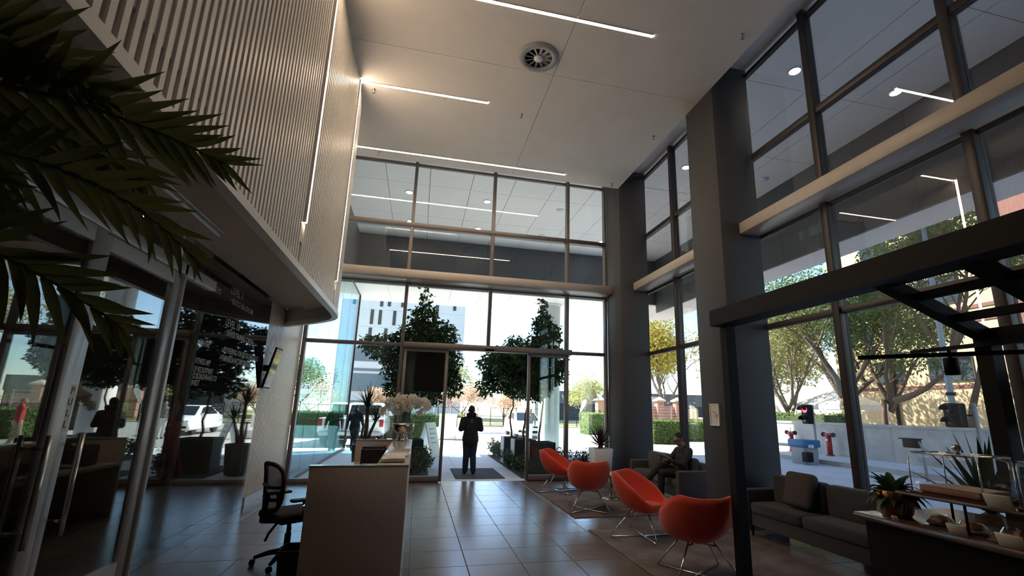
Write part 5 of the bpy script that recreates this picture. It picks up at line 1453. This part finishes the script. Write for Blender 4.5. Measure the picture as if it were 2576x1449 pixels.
for k in range(6):
    y = 2.52 - k * .19; x = 3.22 + rg.uniform(-.03, .05)
    t = thing('wrapped_pastry', 'film-wrapped pastry on the counter, %s from the copper pot' % ('first', 'second', 'third', 'fourth', 'fifth', 'sixth')[k], 'pastry', (x, y, 1.008), group='wrapped pastries on the counter')
    MB().lathe([(0, .0), (.06, .0), (.075, .012), (.07, .02), (0, .016)], (x, y, 1.008), 18, close=False).build('paper_plate', m_white if k % 2 else m_plast, t)
    MB().ball((x, y, 1.04), (.055, .06, .022), 12, 8).build('crust', m_pastry, t)
    b = MB(); n = 16; vs = [(x, y, 1.078)]; fs = []
    for i in range(n):
        a = 2 * PI * i / n; r = .08 + rg.uniform(-.01, .012); vs += [(x + math.cos(a) * r * .6, y + math.sin(a) * r * .6, 1.068 + rg.uniform(-.006, .006)), (x + math.cos(a) * r, y + math.sin(a) * r, 1.016)]
    for i in range(n):
        j = (i + 1) % n; fs += [(0, 1 + 2 * i, 1 + 2 * j), (1 + 2 * i, 2 + 2 * i, 2 + 2 * j, 1 + 2 * j)]
    b.add(vs, fs).build('film', m_film, t, recalc=False)
# copper pot plant
cp = thing('copper_pot', 'copper pot at the end of the cafe counter', 'pot', (3.25, 2.84, 1.0))
MB().lathe([(0, .0), (.085, .0), (.10, .02), (.112, .10), (.118, .165), (.11, .165), (.10, .10), (0, .09)], (3.25, 2.84, 1.0), 32, close=False).build('shell', m_copper, cp)
MB().lathe([(0, .14), (.108, .14)], (3.25, 2.84, 1.0), 24, close=False).build('soil', m_soil, cp, recalc=False)
fp = thing('leafy_plant', 'bushy dark green plant growing in the copper pot', 'plant', (3.25, 2.84, 1.14))
rg = random.Random(14)
for k in range(95):
    a = rg.random() * 2 * PI; el = rg.uniform(-.2, 1.4); mb = MB()
    blade(mb, (3.25 + math.cos(a) * .03, 2.84 + math.sin(a) * .03, 1.14), (math.cos(a) * math.cos(el), math.sin(a) * math.cos(el), math.sin(el) + .25), rg.uniform(.12, .22), .042, rg, 1.9, 5); mb.build('leaf', lf_shrub, fp, recalc=False)
sp = thing('aloe_plant', 'big dark spiky aloe in a pot behind the display domes', 'plant', (4.35, 3.0, 0))
MB().lathe([(.13, 0), (.16, .02), (.21, .82), (.22, .86), (.19, .86), (.17, .7)], (4.35, 3.0, 0), 24).build('pot', m_pot, sp)
rosette(sp, 'strap_leaf', lf_drac, (4.35, 3.0, .95), 30, .58, .045, 77, .25, 1.5, .12)
MB().lathe([(0, .0), (.17, .0), (.10, .10), (0, .16)], (4.35, 3.0, .82), 14, close=False).build('crown', m_bark, sp)
# ------------------------------------------------------------------ people
def capsule(mb, p, q, r0, r1, n=10):
    p = Vector(p); q = Vector(q); d = q - p
    if d.length < 1e-6: mb.ball(p, r0, n, 6); return
    d.normalize(); pts = []; rs = []
    for k in range(4):
        a = PI / 2 * k / 3.2; pts.append(p - d * r0 * math.cos(a)); rs.append(max(r0 * math.sin(a), .0008))
    for k in range(3, -1, -1):
        a = PI / 2 * k / 3.2; pts.append(q + d * r1 * math.cos(a)); rs.append(max(r1 * math.sin(a), .0008))
    mb.tube(pts, rs, n)

def figure(name, label, loc, rz, prims, mats, voxel=.009, smooth=3, extra=None):
    """prims: (material key, 'c'|'e', ...) fused into one continuous skin, then coloured by the nearest primitive"""
    src = MB()
    for pr in prims:
        if pr[1] == 'c': capsule(src, pr[2], pr[3], pr[4], pr[5])
        else: src.ball(pr[2], pr[3], 14, 10)
    me = src.mesh('figure_src')
    o = bpy.data.objects.new('figure_src', me); COL.objects.link(o)
    md = o.modifiers.new('fuse', 'REMESH'); md.mode = 'VOXEL'; md.voxel_size = voxel; md.adaptivity = 0
    ms_ = o.modifiers.new('soft', 'SMOOTH'); ms_.iterations = smooth; ms_.factor = .5
    dg = bpy.context.evaluated_depsgraph_get()
    body = bpy.data.meshes.new_from_object(o.evaluated_get(dg)); body.name = 'body'
    bpy.data.objects.remove(o, do_unlink=True)
    keys = list(dict.fromkeys(p[0] for p in prims))
    body.materials.clear()
    for k in keys: body.materials.append(mats[k])
    import numpy as np
    n = len(body.polygons); cs = np.empty(n * 3); body.polygons.foreach_get('center', cs); cs = cs.reshape(n, 3)
    best = np.full(n, 1e9); idx = np.zeros(n, int)
    for pr in prims:
        if pr[1] == 'c':
            a = np.array(pr[2]); b_ = np.array(pr[3]); ab = b_ - a; L = max(ab @ ab, 1e-9)
            t = np.clip(((cs - a) @ ab) / L, 0, 1); d = np.linalg.norm(cs - a - t[:, None] * ab, axis=1) - (pr[4] + (pr[5] - pr[4]) * t)
        else:
            r = np.array(pr[3] if isinstance(pr[3], (tuple, list)) else (pr[3],) * 3); q = (cs - np.array(pr[2])) / r
            d = (np.linalg.norm(q, axis=1) - 1) * r.min()
        m = d < best; best[m] = d[m]; idx[m] = keys.index(pr[0])
    body.polygons.foreach_set('material_index', idx.astype(int).tolist())
    body.polygons.foreach_set('use_smooth', [True] * n)
    t = thing(name, label, 'person', loc, rz)
    link('body', body, None, t, world=False)
    if extra: extra(t)
    return t

def hand(pr, wrist, d, side, thumb, up=None, curl=.5, key='skin'):
    """palm, four unequal fingers with bends and a thumb from the palm's side; d points along the hand"""
    w = Vector(wrist); d = Vector(d).normalized(); s = Vector(side).normalized(); nrm = d.cross(s).normalized()
    if up is not None and nrm.dot(Vector(up)) < 0: nrm = -nrm
    k = w + d * .085
    pr.append((key, 'c', tuple(w), tuple(w + d * .05), .026, .03))
    for i, (off, L) in enumerate(((-.03, .068), (-.010, .078), (.010, .072), (.03, .056))):
        b = w + d * .075 + s * off
        pr.append((key, 'c', tuple(w + d * .02 + s * off * .6), tuple(b), .015, .0125))
        d2 = (d - nrm * curl).normalized(); m = b + d2 * L * .5
        d3 = (d - nrm * curl * 2.4).normalized(); e = m + d3 * L * .5
        pr.append((key, 'c', tuple(b), tuple(m), .0105, .0095)); pr.append((key, 'c', tuple(m), tuple(e), .0095, .0075))
    tb = w + d * .03 + s * thumb * .03; td = (d + s * thumb * 1.0 - nrm * .3).normalized(); tm = tb + td * .035
    pr.append((key, 'c', tuple(tb), tuple(tm), .014, .012)); pr.append((key, 'c', tuple(tm), tuple(tm + (td + d).normalized() * .032), .011, .009))

def head(pr, c, f, key='skin', s=1.0, hair='hair', cap=1.0):
    """skull, jaw, nose, brow, lips, ears; f = unit facing direction"""
    c = Vector(c); f = Vector(f).normalized(); r = f.cross(Vector((0, 0, 1))).normalized(); u = r.cross(f)
    P = lambda a, b, d: tuple(c + f * a * s + r * b * s + u * d * s)
    pr.append((key, 'e', P(0, 0, .02), (.078 * s, .088 * s, .10 * s))); pr.append((key, 'e', P(.025, 0, -.04), (.06 * s, .062 * s, .075 * s)))
    pr.append((key, 'c', P(.06, 0, -.085), P(.045, 0, -.10), .028 * s, .022 * s))
    pr.append((key, 'c', P(.088, 0, .02), P(.105, 0, -.022), .010 * s, .015 * s))
    pr.append((key, 'c', P(.083, -.03, .03), P(.083, .03, .03), .012 * s, .012 * s)); pr.append((key, 'c', P(.088, -.02, -.058), P(.088, .02, -.058), .009 * s, .009 * s))
    for q in (-1, 1): pr.append((key, 'c', P(-.005, q * .083, .02), P(-.01, q * .086, -.02), .014 * s, .010 * s))
    pr.append((hair, 'e', P(-.022, 0, .042), (.082 * s, .092 * s, .092 * s)))
    pr.append((hair, 'e', P(-.04, 0, .0), (.06 * s, .075 * s, .085 * s)))

def eyes(c, f, s=1.0):
    def go(t):
        cc = Vector(c); ff = Vector(f).normalized(); r = ff.cross(Vector((0, 0, 1))).normalized()
        for q in (-1, 1): MB().ball(cc + ff * .083 * s + r * q * .031 * s + Vector((0, 0, .008)), (.012 * s,) * 3, 8, 6).build('eye', m_white if False else m_hair, t, world=False)
    return go

def walker(step=.16, arms=.12, bend=0.0, s=1.0, coat=False, elbows=False, wide=1.0):
    """standing/walking adult, facing +y, feet on z = 0"""
    p = []
    H = lambda x, y, z: (x * s * wide, y * s, z * s)
    lk, rk = (-.075, step * .5, .50), (.075, -step * .25 + .06, .49)
    la, ra = (-.085, step * .55, .085), (.085, -step * .9, .10)
    for hip, kn, an in (((-.085, 0, .92), lk, la), ((.085, 0, .92), rk, ra)):
        p.append(('trouser', 'c', H(*hip), H(*kn), .105 * s * wide, .078 * s * wide)); p.append(('trouser', 'c', H(*kn), H(*an), .078 * s * wide, .064 * s * wide))
        p.append(('shoe', 'c', H(an[0], an[1] - .02, .042), H(an[0] * 1.15, an[1] + .15, .036), .042 * s, .036 * s)); p.append(('shoe', 'c', H(an[0], an[1], .09), H(an[0], an[1] - .02, .05), .042 * s, .045 * s))
    p.append(('trouser', 'e', H(0, 0, .93), (.165 * s * wide, .13 * s, .14 * s)))
    lo = .78 if coat else .90
    p.append(('jacket', 'e', H(0, .0, 1.0), (.175 * s * wide, .135 * s, .17 * s))); p.append(('jacket', 'e', H(0, .0, 1.16), (.18 * s * wide, .132 * s, .21 * s)))
    p.append(('jacket', 'e', H(0, -.005, 1.32), (.195 * s * wide, .125 * s, .18 * s)))
    if coat: p.append(('jacket', 'e', H(0, -.01, .86), (.19 * s * wide, .15 * s, .2 * s)))
    p.append(('jacket', 'c', H(-.15, 0, 1.385), H(.15, 0, 1.385), .075 * s, .075 * s)); p.append(('jacket', 'c', H(-.055, 0, 1.45), H(.055, 0, 1.45), .07 * s, .07 * s))
    p.append(('skin', 'c', H(0, 0, 1.42), H(0, .015, 1.54), .062 * s, .058 * s))
    p.append(('jacket', 'c', H(-.045, -.03, 1.49), H(.045, -.03, 1.49), .045 * s, .045 * s))
    head(p, H(0, .03, 1.605), (0, 1, -.08), 'skin', 1.06 * s)
    for q in (-1, 1):
        sh = H(q * .185, 0, 1.37)
        if elbows: el = H(q * .235, -.03, 1.13); wr = H(q * .16, .20, 1.12); hd = (-q * .5, .8, .15)
        else: el = H(q * .245, -.02 + q * arms * .3, 1.12); wr = H(q * .255, .05 + q * arms, .88); hd = (0, .25, -1)
        p.append(('jacket', 'c', sh, el, .07 * s * wide, .06 * s * wide)); p.append(('jacket', 'c', el, wr, .058 * s * wide, .042 * s * wide))
        hand(p, wr, hd, (0, 1, .2) if not elbows else (0, 0, 1), -q if not elbows else 1, curl=.45)
    return p

def suit(j, t, sk=m_skin, shoe=None):
    return {'jacket': j, 'trouser': t, 'skin': sk, 'hair': m_hair, 'shoe': shoe or m_black}
m_jkt = mat('black_anorak', (.016, .015, .017), .75, var=.15, scale=30, bump=.15)
m_jean = mat('indigo_denim', (.02, .03, .06), .85, var=.15, scale=60)
m_suit = mat('navy_suit', (.006, .006, .010), .85, var=.1, scale=40)
m_redj = mat('dark_red_jacket', (.30, .02, .022), .75, var=.12, scale=30)
m_reds = mat('bright_red_shirt', (.55, .05, .05), .8, var=.1, scale=30)
m_tan = mat('tan_trousers', (.36, .28, .21), .85, var=.1)
m_gtop = mat('grey_top', (.16, .17, .17), .85, var=.35, scale=14)
m_wtr = mat('white_trousers', (.7, .72, .75), .85, var=.05)

def hood(t):
    MB().tube([(-.11, .02, 1.47), (-.07, -.07, 1.475), (.07, -.07, 1.475), (.11, .02, 1.47)], [.035, .06, .06, .035], 10).build('hood', m_jkt, t, world=False)
    b = MB().ball((0, -.128, 1.33), (.016, .008, .028), 8, 6); b.build('back_logo', mat('faded_logo', (.3, .3, .32), .8), t, world=False)
    b = MB()
    for k in range(5): b.box(-.055 + k * .023, -.055 + k * .023 + .016, -.128, -.122, 1.275, 1.29)
    b.build('back_print', mat('faded_logo', (.3, .3, .32), .8), t, world=False)
figure('person', 'man in dark hooded jacket and jeans walking out through the open sliding door', (1.42, 12.92, .010), 0.0, walker(.10, .1, elbows=True, coat=True, s=.975, wide=1.15), suit(m_jkt, m_jean), extra=hood)
figure('person', 'man in dark suit walking outside along the tinted glass wing', (-2.22, 19.9, -.02), math.radians(-20), walker(.22, .10, s=.97, coat=True, wide=1.15), suit(m_suit, m_suit))
def redkit(t):
    MB().box(.10, .16, .118, .128, 1.02, 1.13).build('badge', m_white, t, world=False, bevel=.003, seg=1)
figure('person', 'person in dark red jacket and black trousers standing behind the left partition', (-2.98, 6.95, 0), math.radians(-40), walker(.02, .03, s=.985, coat=True, wide=1.15), suit(m_redj, m_jkt), extra=redkit)
figure('person', 'person in bright red shirt and tan trousers outside, mirrored in the left doors', (9.1, 20.0, -.02), math.radians(40), walker(.14, .1, s=.97), suit(m_reds, m_tan, m_skinl))
figure('person', 'person in grey top and white trousers outside behind the potted trees', (6.05, 26.0, -.03), math.radians(150), walker(.18, .1, s=.97), suit(m_gtop, m_wtr, m_skinl), voxel=.012)

# seated reader on the grey sofa; local frame faces +y, rotated to face the room (-x)
p = []
p.append(('trouser', 'e', (0, .0, .53), (.19, .17, .12)))
p += [('trouser', 'c', (-.09, .0, .54), (-.10, .43, .55), .095, .07), ('trouser', 'c', (-.10, .43, .54), (-.10, .46, .12), .068, .054),
      ('trouser', 'c', (.09, .0, .56), (-.02, .42, .68), .095, .07), ('trouser', 'c', (-.02, .42, .68), (-.10, .72, .44), .066, .052),
      ('shoe', 'c', (-.10, .45, .055), (-.11, .62, .045), .044, .038), ('shoe', 'c', (-.10, .46, .10), (-.10, .45, .06), .044, .046),
      ('shoe', 'c', (-.115, .74, .40), (-.135, .86, .48), .042, .036), ('shoe', 'c', (-.105, .72, .43), (-.115, .74, .40), .044, .044)]
p += [('jacket', 'e', (0, -.04, .64), (.20, .15, .17)), ('jacket', 'e', (0, -.09, .78), (.20, .14, .18)), ('jacket', 'e', (0, -.12, .90), (.21, .125, .14)),
      ('jacket', 'c', (-.17, -.12, .95), (.17, -.12, .95), .066, .066), ('jacket', 'c', (-.06, -.10, .99), (.06, -.10, .99), .058, .058),
      ('skin', 'c', (0, -.10, .99), (0, -.05, 1.09), .06, .055)]
hc = (0, -.02, 1.145)
head(p, hc, (0, .9, -.42), 'skin', 1.0)
for q in (-1, 1):
    sh = (q * .21, -.10, .94); el = (q * .26, .08, .72); wr = (q * .12, .28, .78)
    p.append(('jacket', 'c', sh, el, .066, .055)); p.append(('jacket', 'c', el, wr, .054, .038))
    hand(p, wr, (-q * .35, .9, .1), (0, .2, 1), 1, curl=.6)
def reader(t):
    fdir = Vector((0, .9, -.42)).normalized(); r = Vector((1, 0, 0)); u = r.cross(fdir)
    c = Vector(hc)
    b = MB()
    for q in (-1, 1):
        cc = c + fdir * .098 + r * q * .034 + u * .012; ring = [cc + r * .022 * math.cos(a) + u * .016 * math.sin(a) for a in [2 * PI * k / 12 for k in range(13)]]
        b.tube(ring, .0028, 5, caps=False); b.tube([cc + r * q * .022, c + r * q * .088 + fdir * .0 + u * .015], .0028, 5)
    b.tube([c + fdir * .10 + r * -.012 + u * .012, c + fdir * .10 + r * .012 + u * .012], .0028, 5)
    b.build('glasses', m_black, t, world=False)
    for q in (-1, 1): MB().ball(c + fdir * .08 + r * q * .031 + u * .008, .011, 8, 6).build('eye', m_hair, t, world=False)
rd_ = figure('person', 'bespectacled man in dark clothes reading with crossed legs on the grey sofa', (4.92, 8.62, .0), math.radians(90), p, suit(m_jkt, mat('brown_black_trousers', (.025, .018, .016), .85), m_skinl), extra=reader)
bk_ = thing('open_book', 'open paper held by the seated reading man', 'book', (4.60, 8.62, .83), rz=math.radians(90))
for s in (-1, 1):
    vs = []
    for i in range(6):
        x = s * .15 * i / 5; z = .02 * math.sin(i / 5 * PI * .8)
        for y, h in ((-.10, -.04), (.10, .07)):
            vs.append((x, y + .02 * i / 5, z + h)); vs.append((x, y + .02 * i / 5 + .002, z + h - .006))
    fs = []
    for i in range(5):
        a = 4 * i; fs += [(a, a + 4, a + 6, a + 2), (a + 1, a + 3, a + 7, a + 5), (a, a + 1, a + 5, a + 4), (a + 2, a + 6, a + 7, a + 3)]
    fs += [(0, 2, 3, 1), (20, 21, 23, 22)]
    MB().add(vs, fs).build('page_block', m_paper, bk_, world=False)

# ------------------------------------------------------------------ palm at the upper left
pl = thing('potted_palm', 'tall potted palm with dark arching fronds close to the viewer at upper left', 'palm', (-1.75, 1.35, 0))
MB().lathe([(.19, 0), (.23, .02), (.29, .50), (.30, .54), (.26, .54), (.24, .45)], (-1.75, 1.35, 0), 28).build('pot', m_pot, pl)
MB().lathe([(0, .46), (.25, .46)], (-1.75, 1.35, 0), 24, close=False).build('soil', m_soil, pl, recalc=False)
for dx, dy, h in ((0, 0, 2.1), (.05, .06, 1.7), (-.06, .03, 1.5)):
    MB().tube([(-1.75 + dx, 1.35 + dy, .45), (-1.75 + dx * 1.6, 1.35 + dy * 1.6, h * .6), (-1.74 + dx * 2, 1.36 + dy * 2, h)], [.05, .04, .035], 10).build('stem', m_bark, pl)
def leaflet_mesh(L, w, sag):
    mb = MB(); blade(mb, (0, 0, 0), (0, 1, 0), L, w, None, sag, 6, .5)
    me = mb.mesh('leaflet'); me.materials.append(lf_palm); return me
LM = [leaflet_mesh(1.0, .135, s) for s in (.15, .4, .7)]
def frond(pts, n, L, seed, lo=.10, single=True, face=(.52, -.78, -.35)):
    rg = random.Random(seed)
    P = [Vector(q) for q in pts]
    def at(t):
        m = len(P) - 1; i = min(int(t * m), m - 1); u = t * m - i
        a = P[max(i - 1, 0)]; b_ = P[i]; c = P[i + 1]; d = P[min(i + 2, m)]
        return 0.5 * ((2 * b_) + (c - a) * u + (2 * a - 5 * b_ + 4 * c - d) * u * u + (3 * b_ - a - 3 * c + d) * u ** 3)
    fr_ = bpy.data.objects.new('frond', None); COL.objects.link(fr_); fr_.parent = pl; fr_.location = P[0] - pl.location
    path = [at(k / 16) for k in range(17)]
    MB().tube(path, [.012 * (1 - .8 * k / 16) + .001 for k in range(17)], 6).build('rachis', lf_palm, fr_, recalc=False)
    bulk_ = bmesh.new()
    for k in range(n):
        t = lo + (1 - lo) * (k + .5) / n; p = at(t); d = (at(min(t + .02, 1)) - at(max(t - .02, 0))).normalized()
        sd = d.cross(Vector(face)).normalized(); up = sd.cross(d)
        for q in (-1, 1):
            ang = math.radians(64 - 44 * t + rg.gauss(0, 4))
            dirv = (d * math.cos(ang) + sd * q * math.sin(ang) + up * rg.uniform(-.05, .25)).normalized()
            y = dirv; x = y.cross(-up).normalized(); z = x.cross(y)
            s = L * (math.sin(PI * (.15 + .75 * t)) ** .6) * rg.uniform(.88, 1.08)
            m3 = Matrix((x, y, z)).transposed() @ Matrix.Diagonal((s * .62, s, s))
            mm = Matrix.Translation(p - P[0]) @ m3.to_4x4()
            if single:
                o = bpy.data.objects.new('leaflet', LM[rg.choice((0, 1, 1, 2))]); COL.objects.link(o); o.parent = fr_
                o.matrix_basis = mm
            else:
                me = LM[rg.choice((0, 1, 1, 2))].copy(); me.transform(mm); bulk_.from_mesh(me); bpy.data.meshes.remove(me)
    if not single:
        me = bpy.data.meshes.new('leaflets'); bulk_.to_mesh(me); me.materials.append(lf_palm); link('leaflets', me, lf_palm, fr_, world=False, kind='stuff')
    bulk_.free()
C = (-1.78, 1.42, 2.22)
frond([C, (-1.50, 1.50, 2.47), (-1.20, 1.60, 2.56), (-.92, 1.66, 2.52), (-.70, 1.70, 2.45)], 22, .28, 1)
frond([C, (-1.45, 1.55, 2.33), (-1.18, 1.62, 2.35), (-.94, 1.70, 2.27), (-.75, 1.74, 2.12)], 20, .24, 2, face=(.4, -.7, -.6))
frond([C, (-1.48, 1.50, 2.14), (-1.24, 1.55, 2.08), (-1.03, 1.58, 1.98), (-.84, 1.60, 1.86)], 19, .26, 3)
frond([C, (-1.58, 1.45, 2.50), (-1.42, 1.50, 2.64), (-1.25, 1.56, 2.68), (-1.06, 1.62, 2.62)], 20, .29, 4, face=(.6, -.6, -.5))
frond([C, (-1.60, 1.60, 2.44), (-1.45, 1.75, 2.54), (-1.28, 1.9, 2.56), (-1.08, 2.0, 2.48)], 22, .28, 8, face=(.3, -.8, -.5))
frond([C, (-1.60, 1.40, 2.30), (-1.46, 1.40, 2.33), (-1.28, 1.42, 2.30), (-1.10, 1.45, 2.20)], 22, .24, 9)
frond([C, (-1.60, 1.30, 2.45), (-1.45, 1.22, 2.55), (-1.24, 1.20, 2.54), (-1.04, 1.2, 2.46)], 20, .26, 5, single=False, face=(.5, -.6, -.6))
frond([C, (-1.95, 1.50, 2.45), (-2.15, 1.62, 2.62), (-2.30, 1.70, 2.50)], 18, .30, 6, single=False)
frond([C, (-1.75, 1.75, 2.40), (-1.75, 2.0, 2.55), (-1.72, 2.25, 2.45)], 20, .30, 7, single=False, face=(1, 0, -.3))
frond([C, (-1.62, 1.50, 2.08), (-1.50, 1.56, 1.96), (-1.36, 1.6, 1.80)], 18, .27, 10, single=False)
frond([C, (-1.60, 1.46, 2.22), (-1.44, 1.5, 2.18), (-1.30, 1.53, 2.12)], 16, .25, 12, single=False)
